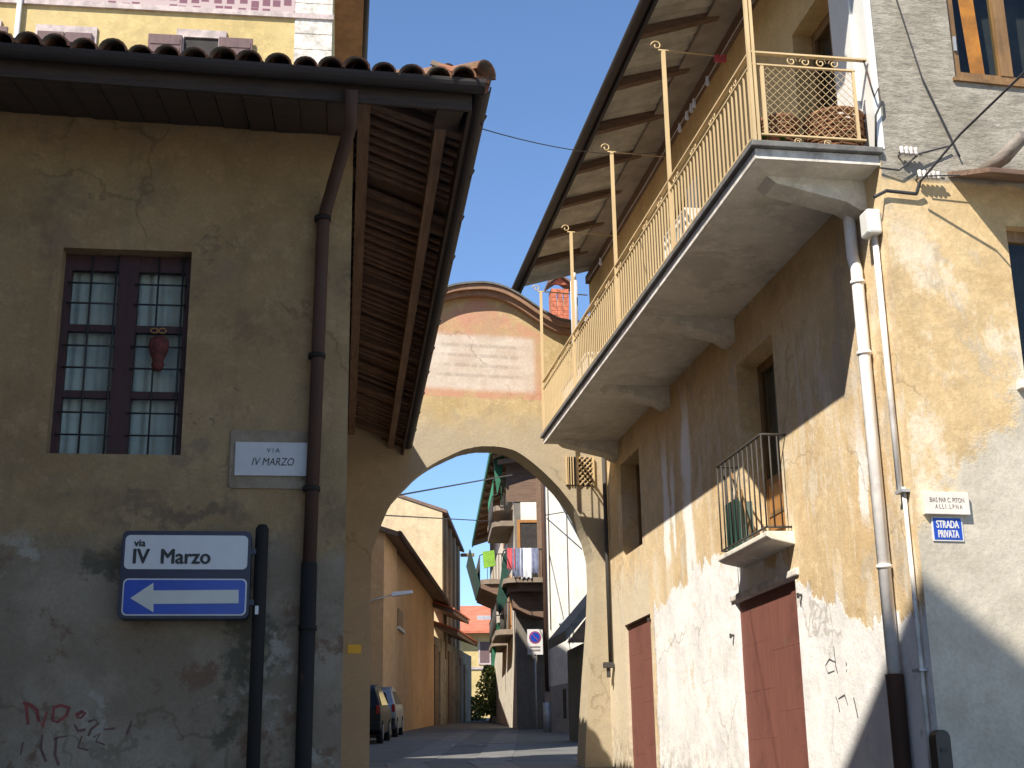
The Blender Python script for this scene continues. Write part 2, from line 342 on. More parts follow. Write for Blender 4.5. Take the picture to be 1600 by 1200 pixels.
TAB = (_t[0][0] - A_O[0] - .02, _t[1][0] - A_O[0], (_t[0][1] + _t[1][1]) / 2, (_t[2][1] + _t[3][1]) / 2)

M = {}
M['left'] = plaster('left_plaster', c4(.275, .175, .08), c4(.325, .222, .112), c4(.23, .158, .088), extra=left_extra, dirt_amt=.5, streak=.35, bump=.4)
M['right'] = plaster('right_plaster', c4(.56, .40, .21), c4(.63, .49, .30), c4(.48, .385, .26), dirt=c4(.25, .20, .145), extra=right_extra, streak=.35, dirt_amt=.35, bump=.45, patch_lo=.57)
M['upper'] = plaster('upper_plaster', c4(.53, .38, .18), c4(.58, .43, .22), None, streak=.12, dirt_amt=.15, bump=.15, cracks=False)
M['facade'] = plaster('facade_plaster', c4(.50, .345, .165), c4(.56, .42, .23), c4(.45, .36, .24), dirt=c4(.26, .22, .16), extra=facade_extra, streak=.3, dirt_amt=.4, bump=.42, coarse=.8)
M['arch'] = plaster('arch_plaster', c4(.45, .33, .155), c4(.50, .385, .205), c4(.40, .305, .17), dirt=c4(.26, .2, .13), extra=arch_extra, streak=.35, dirt_amt=.5, bump=.35)
M['coping'] = plaster('coping_plaster', c4(.25, .14, .085), c4(.30, .18, .11), None, streak=.3, dirt_amt=.5, cracks=False)
M['concrete'] = plaster('balcony_concrete', c4(.66, .62, .53), c4(.72, .675, .585), c4(.56, .52, .44), streak=.0, dirt_amt=.35, dirt=c4(.2, .17, .13), bump=.2, cracks=False)
M['stone_dark'] = simple('slab_stone', c4(.13, .125, .115), .7, var=.3, scale=9, bump=.2)
M['stone_white'] = simple('worn_white_edge', c4(.60, .56, .50), .8, var=.25, scale=7, bump=.2, dirt=c4(.3, .27, .23))
M['cream_iron'] = rusty('cream_painted_iron', c4(.62, .46, .25), amt=.66)
M['dark_iron'] = rusty('dark_iron', c4(.06, .055, .05), amt=.6, rough=.6)
M['pipe_white'] = simple('white_pipe', c4(.80, .77, .74), .45, var=.12, scale=3, dirt=c4(.5, .45, .4))
M['pipe_brown'] = rusty('brown_iron_pipe', c4(.075, .042, .03), amt=.6, rough=.8)
M['pipe_black'] = rusty('black_iron_pipe', c4(.022, .019, .016), amt=.66, rough=.85)
M['copper'] = rusty('brown_gutter', c4(.045, .038, .036), amt=.68)
M['wood_dark'] = wood('dark_eave_wood', c4(.11, .065, .042), c4(.20, .125, .085), 0)
M['wood_v'] = wood('dark_beam_wood', c4(.13, .08, .05), c4(.24, .15, .095), 1)
M['shade_black_wood'] = wood('shade_black_eave_boards', c4(.030, .020, .015), c4(.06, .04, .03), 0)  # near-black wood: the deep shade under the front eave put into the colour
M['lath'] = wood('eave_lath', c4(.15, .09, .06), c4(.30, .19, .13), 0)
M['tile'] = NT('roof_tile'); 
def tile_mat():
    n = NT('terracotta_tile'); oi = n.node('ShaderNodeObjectInfo'); f = n.noise(5, 6, .7); c = n.mix(oi.outputs['Random'], c4(.22, .085, .045), c4(.36, .17, .10))
    c = n.mix(n.step(n.noise(3.5, 6, .7, n.vec(off=(1, 5, 2))), .5, .62), c, c4(.11, .085, .06)); c = n.mix(n.step(n.noise(4, 6, .75, n.vec(off=(6, 5, 2))), .56, .64), c, c4(.10, .115, .03))
    return n.out(c, .9, n.bump(f, .4, .01))
M['tile'] = tile_mat()
M['door_red'] = wood('red_brown_door', c4(.155, .052, .036), c4(.19, .067, .048), 2, .85, .12, peel=c4(.15, .075, .05))
M['door_wood'] = wood('varnished_door', c4(.30, .13, .035), c4(.42, .20, .06), 2, .5)
M['win_red'] = wood('dark_red_frame', c4(.030, .008, .007), c4(.055, .014, .012), 2, .6)
M['win_brown'] = wood('brown_frame', c4(.16, .085, .03), c4(.26, .15, .06), 2, .55)
M['black'] = simple('black_bar', c4(.02, .02, .022), .6)
M['glass'] = glass('window_glass')
M['dark_room'] = simple('dark_interior', c4(.035, .03, .027), .9)
M['curtain'] = simple('net_curtain', c4(.60, .57, .52), .9, var=.2, scale=2.0)
M['orange_cloth'] = simple('orange_curtain', c4(.62, .20, .02), .85, var=.3, scale=5)
M['marble'] = simple('marble', c4(.50, .49, .47), .4, var=.08, scale=4, dirt=c4(.5, .49, .46))
M['marble_warm'] = simple('stone_plaque', c4(.66, .60, .52), .5, var=.08, scale=5)
M['ink'] = simple('ink', c4(.045, .04, .04), .7)
M['ink_soft'] = simple('faded_ink', c4(.19, .165, .15), .8)
M['sign_white'] = simple('sign_white', c4(.60, .58, .57), .25, var=.04)
M['sign_arrow'] = simple('sign_arrow_white', c4(.55, .53, .46), .3, var=.06, scale=3)
M['sign_blue'] = simple('sign_blue', c4(.010, .055, .36), .25, var=.08)
M['sign_case'] = simple('sign_case', c4(.018, .020, .045), .4, var=.2)
M['sign_black'] = simple('sign_black', c4(.012, .012, .012), .4)
M['red_paint'] = simple('red_spray', c4(.22, .05, .04), .8, var=.3)
M['dark_paint'] = simple('dark_spray', c4(.085, .075, .08), .8, var=.3)
M['sheet'] = simple('corrugated_sheet', c4(.48, .45, .385), .75, var=.25, scale=3, bump=.1)
M['soffit_pale'] = simple('pale_soffit', c4(.30, .265, .23), .85, var=.2, scale=3)
M['wicker'] = simple('wicker', c4(.20, .085, .035), .8, var=.45, scale=30, bump=.6)
M['leaf'] = simple('leaf_green', c4(.09, .17, .02), .6, var=.4, scale=12)
M['ivy'] = simple('ivy_leaf', c4(.12, .17, .04), .6, var=.5, scale=3)
M['clay'] = simple('clay_pot', c4(.30, .11, .055), .85)
M['plastic_white'] = simple('white_plastic', c4(.66, .66, .63), .4, var=.05)
M['yellow_house'] = plaster('yellow_house_plaster', c4(.46, .35, .15), c4(.50, .39, .18), None, streak=.1, dirt_amt=.12, bump=.1, cracks=False)
M['pink_trim'] = simple('pink_grey_trim', c4(.42, .35, .33), .8)
M['frieze'] = None
def frieze_mat():
    n = NT('painted_frieze'); x, y, z = n.xyz(); w = n.node('ShaderNodeTexVoronoi', feature='F1', distance='CHEBYCHEV'); n.put(w.inputs['Vector'], n.vec((4.6, .1, 4.6))); w.inputs['Scale'].default_value = 1.0; w.inputs['Randomness'].default_value = .35
    c = n.mix(n.step(w.outputs['Distance'], .30, .36), c4(.17, .075, .10), c4(.42, .33, .32)); return n.out(c, .85)
M['frieze'] = frieze_mat()
M['shutter'] = wood('brown_shutter', c4(.10, .06, .06), c4(.15, .09, .085), 2)
M['rust_soffit'] = simple('rust_painted_soffit', c4(.36, .19, .09), .8, var=.2, scale=3)
M['orange_house'] = plaster('orange_house_plaster', c4(.54, .31, .145), c4(.58, .355, .18), c4(.49, .29, .15), streak=.15, dirt_amt=.2, bump=.15, cracks=False, patch_lo=.62)
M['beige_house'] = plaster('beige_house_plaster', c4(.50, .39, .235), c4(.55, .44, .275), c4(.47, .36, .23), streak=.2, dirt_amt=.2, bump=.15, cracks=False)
M['beige_shade'] = plaster('shaded_side_plaster', c4(.26, .19, .12), c4(.31, .23, .15), None, streak=.7, dirt_amt=.4, bump=.15, cracks=False)  # darker copy of the beige plaster, shade of the side wall painted in
M['white_house'] = plaster('white_house_plaster', c4(.72, .69, .62), c4(.76, .73, .67), None, dirt=c4(.5, .47, .42), streak=.12, dirt_amt=.15, bump=.12, cracks=False)
M['grey_dado'] = plaster('grey_dado_plaster', c4(.30, .29, .265), c4(.35, .335, .305), None, streak=.3, dirt_amt=.3, bump=.12, cracks=False)
M['old_wall'] = plaster('old_stone_wall', c4(.30, .245, .175), c4(.36, .30, .22), c4(.20, .17, .12), streak=.6, dirt_amt=.5, bump=.6)
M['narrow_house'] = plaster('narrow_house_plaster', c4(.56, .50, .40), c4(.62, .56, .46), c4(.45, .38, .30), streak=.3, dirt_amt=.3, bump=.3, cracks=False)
M['narrow_shade'] = plaster('shaded_house_plaster', c4(.15, .135, .115), c4(.185, .165, .14), None, streak=.4, dirt_amt=.3, bump=.2, cracks=False)  # dark copy of the narrow house plaster, carrying the shade on its front
M['balcony_brown'] = plaster('brown_balcony_plaster', c4(.20, .155, .115), c4(.26, .205, .155), None, streak=.4, dirt_amt=.4, bump=.2, cracks=False)
M['red_roof'] = simple('red_roof', c4(.44, .13, .07), .85, var=.2, scale=1.5)
M['green'] = simple('green_awning', c4(.02, .13, .07), .8, var=.3, scale=4)
M['green_dark'] = simple('dark_green_net', c4(.012, .05, .035), .9, var=.3, scale=4)
M['lime'] = simple('lime_cloth', c4(.20, .40, .04), .8, var=.2)
M['cloth_blue'] = simple('blue_grey_cloth', c4(.11, .125, .19), .9, var=.3)
M['cloth_red'] = simple('red_cloth', c4(.36, .05, .06), .9, var=.2)
M['cloth_white'] = simple('white_cloth', c4(.52, .52, .55), .9, var=.1)
M['brick'] = simple('chimney_brick', c4(.42, .135, .07), .9, var=.35, scale=7, bump=.2)
M['mortar'] = simple('mortar', c4(.36, .28, .21), .9)
M['cable'] = simple('cable_black', c4(.03, .028, .03), .6)
M['porcelain'] = simple('porcelain', c4(.55, .50, .46), .3)
M['car_black'] = simple('car_paint_black', c4(.006, .006, .007), .35, var=.05)
M['car_black'].node_tree.nodes['Principled BSDF'].inputs['Specular IOR Level'].default_value = .2
M['car_grey'] = simple('car_paint_grey', c4(.20, .21, .23), .3, metal=.5, var=.05)
M['car_glass'] = simple('car_glass', c4(.02, .025, .03), .06)
M['tyre'] = simple('tyre', c4(.012, .012, .012), .9)
M['rim'] = simple('rim', c4(.4, .4, .42), .35, metal=.8)
M['lamp_red'] = simple('tail_lamp', c4(.30, .010, .008), .25)
M['zinc'] = simple('zinc', c4(.40, .41, .42), .45, metal=.3, var=.15)
M['yellow_sign'] = simple('yellow_plate', c4(.70, .46, .02), .5, var=.1)
M['paving'] = None
def paving_mat():
    n = NT('street_paving'); f = n.noise(1.2, 6, .65); c = n.mix(n.step(f, .35, .65), c4(.085, .085, .085), c4(.13, .128, .12))
    c = n.mix(n.math('MULTIPLY', n.step(n.noise(40, 3, .6), .45, .65), .4), c, c4(.15, .148, .14))
    br = n.node('ShaderNodeTexBrick'); n.put(br.inputs['Vector'], n.co); br.inputs['Scale'].default_value = 1.4; br.inputs['Mortar Size'].default_value = .012; br.inputs['Color1'].default_value = c4(.40, .37, .32); br.inputs['Color2'].default_value = c4(.33, .305, .265); br.inputs['Mortar'].default_value = c4(.16, .145, .12)
    x, y, z = n.xyz(); c = n.mix(n.step(y, 20.2, 20.1), c, br.outputs['Color']); return n.out(c, .85, n.bump(n.noise(45, 3, .6), .5, .01))  # pale slabs before the arch are out of view, added to bounce light upward
M['paving'] = paving_mat()
M['slab'] = simple('stone_track_slab', c4(.135, .13, .125), .75, var=.2, scale=4, bump=.15)

# ================================================================== GROUND
def conv(mb, fa, fb):
    m = MB(); m.fs, m.sm = mb.fs, mb.sm; m.vs = [tuple(fb.l(fa.w(*p))) for p in mb.vs]; return m
WF = Frame(0.0)
g = MB(); ys = [-400, -60, -4, 0, 4, 8, 12, 16, 21, 26, 32, 38, 46, 56, 66, 75, 100, 160, 400, 1500]; xs = [-900, -60, -12, 0, 6, 12, 60, 900]
for i in range(len(ys) - 1):
    for j in range(len(xs) - 1):
        g.face([(xs[j], ys[i], ground_z(ys[i])), (xs[j + 1], ys[i], ground_z(ys[i])), (xs[j + 1], ys[i + 1], ground_z(ys[i + 1])), (xs[j], ys[i + 1], ground_z(ys[i + 1]))])
ground = solo('street_ground', 'grey paved street climbing through the archway', 'street', WF, (0, 0, 0), g, M['paving'], kind='structure')
# two lines of long stone track slabs
sl = None
for row, (xa, xb) in enumerate(((0.0, 1.55), (1.25, 2.55))):
    for k in range(34):
        d = 3 + k * 1.25; bend = max(0, d - 22)
        x0 = L.w(.75 + row * 1.35, d).x + bend * (.135 + .0)
        mb = MB(); zz = ground_z(d) + .004; z2 = ground_z(d + 1.22) + .004; sh = 1.22 * (.0 if d < 22 else .12) - 1.22 * .127
        P = [(x0, d), (x0 + .62, d), (x0 + .62 + sh, d + 1.22), (x0 + sh, d + 1.22)]; Z = [zz, zz, z2, z2]
        mb.hexa([(p[0], p[1], z - .05) for p, z in zip(P, Z)] + [(p[0], p[1], z + random.uniform(.002, .008)) for p, z in zip(P, Z)])
        ob = bpy.data.objects.new('track_slab', mesh_of('track_slab', mb)); COL.objects.link(ob); ob.parent = ground; finish(ob, M['slab'])

TILT = .031
def shear(mb):
    mb.vs = [(u, v, z + TILT * max(0, GU - u)) for u, v, z in mb.vs]; return mb
# ================================================================== LEFT HOUSE (old, deep eaves)
VL, UC = 10.0, 0.02
GU, GV, GZ, SL = 0.955, 9.02, 6.56, 0.37
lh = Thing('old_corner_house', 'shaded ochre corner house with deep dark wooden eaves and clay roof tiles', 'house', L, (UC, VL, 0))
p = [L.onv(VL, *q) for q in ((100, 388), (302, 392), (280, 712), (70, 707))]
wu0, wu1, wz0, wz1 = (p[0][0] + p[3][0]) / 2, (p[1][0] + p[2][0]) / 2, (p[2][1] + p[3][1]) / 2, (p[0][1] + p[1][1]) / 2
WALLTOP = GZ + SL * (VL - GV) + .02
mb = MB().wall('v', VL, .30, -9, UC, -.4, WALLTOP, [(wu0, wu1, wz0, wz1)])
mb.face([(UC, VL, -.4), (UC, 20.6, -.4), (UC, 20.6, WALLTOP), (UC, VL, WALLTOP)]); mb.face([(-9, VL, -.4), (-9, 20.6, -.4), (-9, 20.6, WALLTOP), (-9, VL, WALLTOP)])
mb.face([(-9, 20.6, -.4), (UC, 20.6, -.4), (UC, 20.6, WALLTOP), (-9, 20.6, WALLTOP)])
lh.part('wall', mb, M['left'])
# window: red frame, panes, curtain, iron bars
wd = VL + .13; ww, wh = wu1 - wu0, wz1 - wz0; mid = (wu0 + wu1) / 2
mb = MB()
mb.box(wu0, wu0 + .055, wd, wd + .06, wz0, wz1).box(wu1 - .055, wu1, wd, wd + .06, wz0, wz1).box(mid - .075, mid + .075, wd - .012, wd + .06, wz0, wz1)
mb.box(wu0 + .055, mid - .075, wd + .003, wd + .057, wz1 - .13, wz1 - .002).box(mid + .075, wu1 - .055, wd + .003, wd + .057, wz1 - .13, wz1 - .002)
zt = [wz0 + .02, wz0 + wh * .305, wz0 + wh * .63, wz1 - .13]
for a, b in ((wu0 + .055, mid - .075), (mid + .075, wu1 - .055)):
    for z in zt[1:3]: mb.box(a, b, wd + .004, wd + .05, z - .028, z + .028)
win = lh.part('window', mb, M['win_red'])
k0 = None
for a, b in ((wu0 + .055, mid - .075), (mid + .075, wu1 - .055)):
    for i in range(3):
        lo, hi = zt[i] + (.028 if i else -.02), zt[i + 1] - (.028 if i < 2 else 0)
        lh.part('pane', MB().box(a, b, wd + .035, wd + .039, lo, hi), M['glass'], win)
        for fz in (.36, .73): lh.part('bar', MB().tube([(a - .02, wd - .035, lo + (hi - lo) * fz), (b + .02, wd - .035, lo + (hi - lo) * fz)], .0075, 6), M['black'], win)
    for fu in (.44, .96): lh.part('bar', MB().tube([(a + (b - a) * fu, wd - .035, wz0), (a + (b - a) * fu, wd - .035, wz1 - .02)], .0075, 6), M['black'], win)
mb = MB(); N = 60
for i in range(N):
    def cu(k): t = k / N; return (wu0 + .04 + (ww - .08) * t, wd + .11 + .014 * math.sin(t * 60) + .008 * math.sin(t * 23))
    (a, b), (c, d) = cu(i), cu(i + 1); mb.face([(a, b, wz0), (c, d, wz0), (c, d, wz1), (a, b, wz1)], True)
lh.part('curtain', mb, M['curtain'], win)
lh.part('room', MB().box(wu0 - .1, wu1 + .1, wd + .17, wd + .9, wz0 - .1, wz1 + .1), M['dark_room'], win)
# eaves
mb = MB(); RZ = lambda u, v: GZ + .07 + SL * min(GU - u, v - GV)
ru, rv = -4.2, GV + (GU + 4.2); zr = RZ(ru, rv)
top = [(-9.5, GV), (GU, GV), (GU, 20.5)]
for off, flip in ((0, False), (-.045, True)):
    z = lambda u, v: RZ(u, v) + off
    mb.face([(-9.5, GV, GZ + .07 + off), (GU, GV, GZ + .07 + off), (ru, rv, zr + off), (-9.5, rv, zr + off)])
    mb.face([(GU, GV, GZ + .07 + off), (GU, 20.5, GZ + .07 + off), (ru, 20.5, zr + off), (ru, rv, zr + off)])
mb.face([(-9.5, rv, zr), (ru, rv, zr), (ru, 20.5, zr), (-9.5, 20.5, zr)])
mb.face([(GU, 20.5, GZ + .025), (GU, 20.5, GZ + .07), (ru, 20.5, zr), (ru, 20.5, zr - .045)])
roof = lh.part('roof', shear(mb), M['wood_dark'])
lath = None
def soff(u): return GZ + .018 + SL * (GU - u)
for k in range(66):                                                     # laths of the side eave, each one seen from below
    v = 9.6 + k * .163; a, b = .03, .93
    w = .058
    if lath is None: lath = lh.part('lath', MB().hexa([(a, v, soff(a) - .03), (b, v, soff(b) - .03), (b, v + w, soff(b) - .03), (a, v + w, soff(a) - .03), (a, v, soff(a)), (b, v, soff(b)), (b, v + w, soff(b)), (a, v + w, soff(a))]), M['lath'], roof); v00 = v
    elif random.random() > .07:
        c_ = lh.again(lath, (random.uniform(-.03, .012), v - v00 + random.uniform(-.03, .03), random.uniform(-.012, .004))); c_.scale = (random.uniform(.93, 1.0), 1, 1)
        c_.rotation_euler = (random.uniform(-.004, .004), 0, 0)
raf = None
for k in range(6):
    v = 9.62 + k * 1.98; a, b = -.1, .9; w, h = .11, .13
    if raf is None: raf = lh.part('rafter', MB().hexa([(a, v, soff(a) - h), (b, v, soff(b) - h * .8), (b, v + w, soff(b) - h * .8), (a, v + w, soff(a) - h), (a, v, soff(a) - .03), (b, v, soff(b) - .03), (b, v + w, soff(b) - .03), (a, v + w, soff(a) - .03)]), M['wood_dark'], roof); vr0 = v
    else: lh.again(raf, (0, v - vr0, 0))
lh.part('wall_plate', MB().bar((.10, 9.45, soff(.10) - .11), (.10, 20.3, soff(.10) - .11), .10, .12), M['wood_v'], roof)
lh.part('purlin', MB().bar((.70, 9.3, soff(.70) - .09), (.70, 20.3, soff(.70) - .09), .09, .10), M['wood_v'], roof)
fz = lambda v: GZ + .018 + SL * (v - GV)
fr_ = None
for k in range(9):                                                      # rafters of the front eave
    u = .55 - k * .62
    if fr_ is None: fr_ = lh.part('rafter', MB().hexa([(u, GV + .10, fz(GV + .10) - .1), (u + .1, GV + .10, fz(GV + .10) - .1), (u + .1, 10.1, fz(10.1) - .13), (u, 10.1, fz(10.1) - .13), (u, GV + .10, fz(GV + .10) - .004), (u + .1, GV + .10, fz(GV + .10) - .004), (u + .1, 10.1, fz(10.1) - .004), (u, 10.1, fz(10.1) - .004)]), M['wood_v'], roof); u00 = u
    else: lh.again(fr_, (u - u00, 0, TILT * (u00 - u)))
lh.part('fascia', shear(MB().box(-9.4, GU - .06, GV + .055, GV + .085, GZ - .13, GZ + .03).box(GU - .085, GU - .055, GV + .088, 20.4, GZ - .13, GZ + .03)), M['shade_black_wood'], roof)
bd = None
for k in range(46):                                                     # boards closing the front eave, near-black to carry its dark band of shade
    u = GU - .12 - k * .205; P_ = lambda v, dz: (GZ - .125 + .20 * (v - GV - .09) + dz)
    if bd is None:
        bd = lh.part('eave_board', MB().hexa([(u - .2, GV + .09, P_(GV + .09, 0)), (u, GV + .09, P_(GV + .09, 0)), (u, VL - .003, P_(VL, 0)), (u - .2, VL - .003, P_(VL, 0)), (u - .2, GV + .09, P_(GV + .09, .022)), (u, GV + .09, P_(GV + .09, .022)), (u, VL - .003, P_(VL, .022)), (u - .2, VL - .003, P_(VL, .022))]), M['shade_black_wood'], roof, bevel=.004); ub0 = u
    elif u < UC + .02: lh.again(bd, (u - ub0, 0, TILT * (ub0 - u) + random.uniform(-.006, .004)))
bd.location.z += .0
def gutter_prof(n=9, r=.075): return [(r * math.cos(math.pi + math.pi * k / n), r * math.sin(math.pi + math.pi * k / n)) for k in range(n + 1)] + [((r - .012) * math.cos(math.pi + math.pi * k / n), (r - .012) * math.sin(math.pi + math.pi * k / n)) for k in range(n, -1, -1)]
gp = gutter_prof()
lh.part('gutter', shear(MB().prism([(GV - .03 + a, GZ + .05 + b) for a, b in gp], 'vz', -9.4, GU + .03)), M['copper'])
lh.part('gutter', MB().prism([(GU + .01 + a, GZ + .045 + b) for a, b in gp], 'uz', GV + .0, 20.3), M['copper'])
hook = None
for k in range(11):
    v = 9.5 + k * .98
    if hook is None: hook = lh.part('gutter_hook', MB().bar((GU + .055, v, GZ - .02), (GU + .095, v, GZ + .055), .03, .012), M['copper']); vh = v
    else: lh.again(hook, (0, v - vh, 0))
# clay tiles
def coppo(dirv, ln=.46, r0=.098, r1=.080, th=.014, n=8):
    mb = MB(); s = Vector((dirv[0], dirv[1], SL * (abs(dirv[0]) if dirv[0] else abs(dirv[1])))); s = s.normalized(); x = Vector((0, 0, 1)).cross(s).normalized(); y = s.cross(x)
    if y.z < 0: y = -y
    i0 = 0
    for t, r in ((0, r0), (ln, r1)):
        for rr in (r, r - th):
            for k in range(n + 1):
                a = math.pi * k / n; mb.vs.append(tuple(s * t + x * (rr * math.cos(a)) + y * (rr * .86 * math.sin(a))))
    m = n + 1
    for k in range(n):
        mb.fs += [(k, k + 1, 2 * m + k + 1, 2 * m + k), (m + k, 3 * m + k, 3 * m + k + 1, m + k + 1), (k, m + k, m + k + 1, k + 1), (2 * m + k, 2 * m + k + 1, 3 * m + k + 1, 3 * m + k)]; mb.sm += [True, True, False, False]
    return mb, s
mb, s1 = coppo((0, 1)); me_f = mesh_of('tile', mb); mb, s2 = coppo((-1, 0)); me_s = mesh_of('tile', mb)
sh_ = Vector((-1, 1, SL)).normalized()
mb = MB(); n = 8
for t, r in ((0, .12), (.46, .10)):
    x = Vector((1, 1, 0)).normalized(); y = x.cross(sh_); y = y if y.z > 0 else -y
    for rr in (r, r - .015):
        for k in range(n + 1): a = math.pi * k / n; mb.vs.append(tuple(sh_ * t + x * (rr * math.cos(a)) + y * (rr * .9 * math.sin(a))))
m = n + 1
for k in range(n): mb.fs += [(k, k + 1, 2 * m + k + 1, 2 * m + k), (m + k, 3 * m + k, 3 * m + k + 1, m + k + 1), (k, m + k, m + k + 1, k + 1), (2 * m + k, 2 * m + k + 1, 3 * m + k + 1, 3 * m + k)]; mb.sm += [True, True, False, False]
me_h = mesh_of('tile', mb)
for me in (me_f, me_s, me_h): me.materials.append(M['tile'])
def put_tile(me, P, jit=.012, rz=.03):
    ob = bpy.data.objects.new('tile', me); COL.objects.link(ob); ob.parent = roof
    ob.location = Vector(P) - Vector(lh.o) + Vector([random.uniform(-jit, jit) for _ in range(3)]); ob.rotation_euler = (random.uniform(-.03, .03), random.uniform(-.05, .05), random.uniform(-rz, rz))
    s = random.uniform(.93, 1.07); ob.scale = (s, s, s)
for k in range(29):
    u = GU - .13 - k * .196
    for r in range(3):
        if u > GU - .1 - r * .36: continue
        t = -.10 + r * .36 + random.uniform(-.035, .02); put_tile(me_f, (u, GV + s1.y * t, GZ + .085 + s1.z * t + .01 * r + TILT * (GU - u)))
for k in range(55):
    v = GV + .12 + k * .196; put_tile(me_s, (GU + .06, v, GZ + .085))
for k in range(6):
    t = -.06 + k * .37; put_tile(me_h, (GU + sh_.x * t, GV + sh_.y * t, GZ + .15 + sh_.z * t), .008)
# cup tiles between the covers, too small to tell apart
mb = MB()
for k in range(28):
    u = GU - .23 - k * .196
    for j in range(6):
        a0, a1 = math.pi * (1 + j / 6), math.pi * (1 + (j + 1) / 6)
        mb.face([(u + .075 * math.cos(a), v, GZ + .16 + SL * (v - GV) + .07 * math.sin(a)) for a, v in ((a0, GV - .06), (a1, GV - .06), (a1, GV + 1.1), (a0, GV + 1.1))], True)
lh.part('under_tiles', shear(mb), M['tile'], roof, kind='stuff')
# downpipe
pu = lambda x, y, v: (L.onv(v, x, y)[0], v, L.onv(v, x, y)[1])
pa, pb, pc, pd = pu(549, 140, 9.0), pu(548, 195, 9.12), pu(510, 325, VL - .075), pu(505, 350, VL - .075)
pe = (pd[0] - .035, VL - .075, L.onv(VL - .075, 490, 880)[1])
dp = lh.part('downpipe', MB().tube([pa, pb, pc, pd, pe], .050, 12), M['pipe_brown'])
lh.part('lower_pipe', MB().tube([pe, (pe[0] - .01, VL - .075, -.3)], .058, 12), M['pipe_black'], dp)
for y_ in (345, 560, 768, 985):
    z = L.onv(VL - .075, 498, y_)[1]; lh.part('pipe_collar', MB().tube([(pe[0] + (.03 if y_ < 500 else .012 if y_ < 700 else 0), VL - .075, z), (pe[0] + (.03 if y_ < 500 else .012 if y_ < 700 else 0), VL - .075, z + .035)], .066, 12), M['pipe_black'], dp)
# bow ornament hung in the window
oc = L.onv(wd - .05, 248, 550); ot = L.onv(wd - .05, 248, 518)
om = Thing('hanging_ornament', 'small dark red ornament with a pale bow hung on the window bars', 'ornament', L, (oc[0], wd - .05, oc[1]))
om.part('body', MB().lathe((oc[0], wd - .06, oc[1]), [(0, -.16), (.03, -.15), (.05, -.11), (.04, -.07), (.06, -.03), (.078, .03), (.072, .09), (.04, .12), (0, .13)], 12), simple('ornament_red', c4(.11, .022, .018), .8, var=.5, scale=25, bump=.6))
for s in (-1, 1): om.part('bow_loop', MB().tube([(ot[0] + s * (.03 + .028 * math.cos(t)), wd - .07, ot[1] + .02 * math.sin(t)) for t in [k * math.pi / 4 for k in range(8)]], .006, 5, closed=True), M['door_wood'])
# ---- signs on the left house
def rect_px(fr, v, a, b): (u0, z1), (u1, z0) = fr.onv(v, *a), fr.onv(v, *b); return u0, u1, z0, z1
VS = 9.78
su0, su1, sz0, sz1 = rect_px(L, VS, (192, 829), (388, 967))
def rrect(u0, u1, z0, z1, r, n=4):
    out = []
    for cx, cz, a in ((u1 - r, z1 - r, 0), (u0 + r, z1 - r, 90), (u0 + r, z0 + r, 180), (u1 - r, z0 + r, 270)):
        for k in range(n + 1): t = math.radians(a + 90 * k / n); out.append((cx + r * math.cos(t), cz + r * math.sin(t)))
    return out
sg = Thing('street_sign_box', 'lit box sign with street name panel over a blue arrow panel on a black post', 'sign', L, (su0, VS, sz0))
sg.part('case', MB().prism(rrect(su0, su1, sz0, sz1, .04), 'uz', VS, VS + .12), M['sign_case'], bevel=.006)
u0, u1, z0, z1 = rect_px(L, VS, (197, 836), (386, 890)); pn = sg.part('name_panel', MB().prism(rrect(u0, u1, z0, z1, .035), 'uz', VS - .006, VS + .01), M['sign_white'])
q = L.onv(VS, 219, 849); lettering(sg, 'via', .072, (q[0], VS - .008, q[1]), M['sign_black'], pn, bold=.0025)
q = L.onv(VS, 269, 870); lettering(sg, 'IV', .148, (L.onv(VS, 220, 870)[0], VS - .008, q[1] - .004), M['sign_black'], pn, bold=.0045, sx=.93)
lettering(sg, 'Marzo', .148, (L.onv(VS, 290, 870)[0], VS - .008, q[1] - .004), M['sign_black'], pn, bold=.0045, sx=.93)
u0, u1, z0, z1 = rect_px(L, VS, (193, 904), (384, 962)); pr = sg.part('panel_rim', MB().prism(rrect(u0, u1, z0, z1, .035), 'uz', VS - .006, VS + .01), M['sign_white'])
sg.part('arrow_panel', MB().prism(rrect(u0 + .01, u1 - .01, z0 + .01, z1 - .01, .03), 'uz', VS - .010, VS - .002), M['sign_blue'])
pts = [L.onv(VS, *q) for q in ((204, 935), (240, 911), (240, 923), (373, 922), (373, 943), (240, 944), (240, 957))]
sg.part('arrow', MB().prism(pts, 'uz', VS - .014, VS - .008), M['sign_arrow'])
bu = L.onv(VS + .06, 404, 980)[0]
zt_ = L.onv(VS + .06, 405, 820)[1]
sg.part('post', MB().tube([(bu - .005, VS + .06, .3), (bu, VS + .06, zt_ - .03), (bu, VS + .06, zt_)], [.047, .047, .03], 14), M['pipe_black'])
sg.part('clamp', MB().box(su1 - .02, bu - .03, VS + .03, VS + .07, sz0 + .1, sz0 + .14).box(su1 - .02, bu - .03, VS + .03, VS + .07, sz1 - .16, sz1 - .12), M['sign_case'])
q = L.onv(VS, 401, 953); sg.part('sticker', MB().box(q[0] - .012, q[0] + .012, VS + .008, VS + .013, q[1] - .03, q[1] + .03), M['sign_white'])
u0, u1, z0, z1 = rect_px(L, VL - .03, (368, 690), (482, 744))
pl = Thing('marble_street_plaque', 'small white marble plaque lettered with the street name above the box sign', 'plaque', L, (u0, VL, z0))
pl.part('tablet', MB().box(u0, u1, VL - .03, VL + .01, z0, z1), M['marble'], bevel=.004)
q = L.onv(VL - .03, 427, 704); lettering(pl, 'VIA', .048, (q[0], VL - .031, q[1]), M['ink'], spacing=1.5)
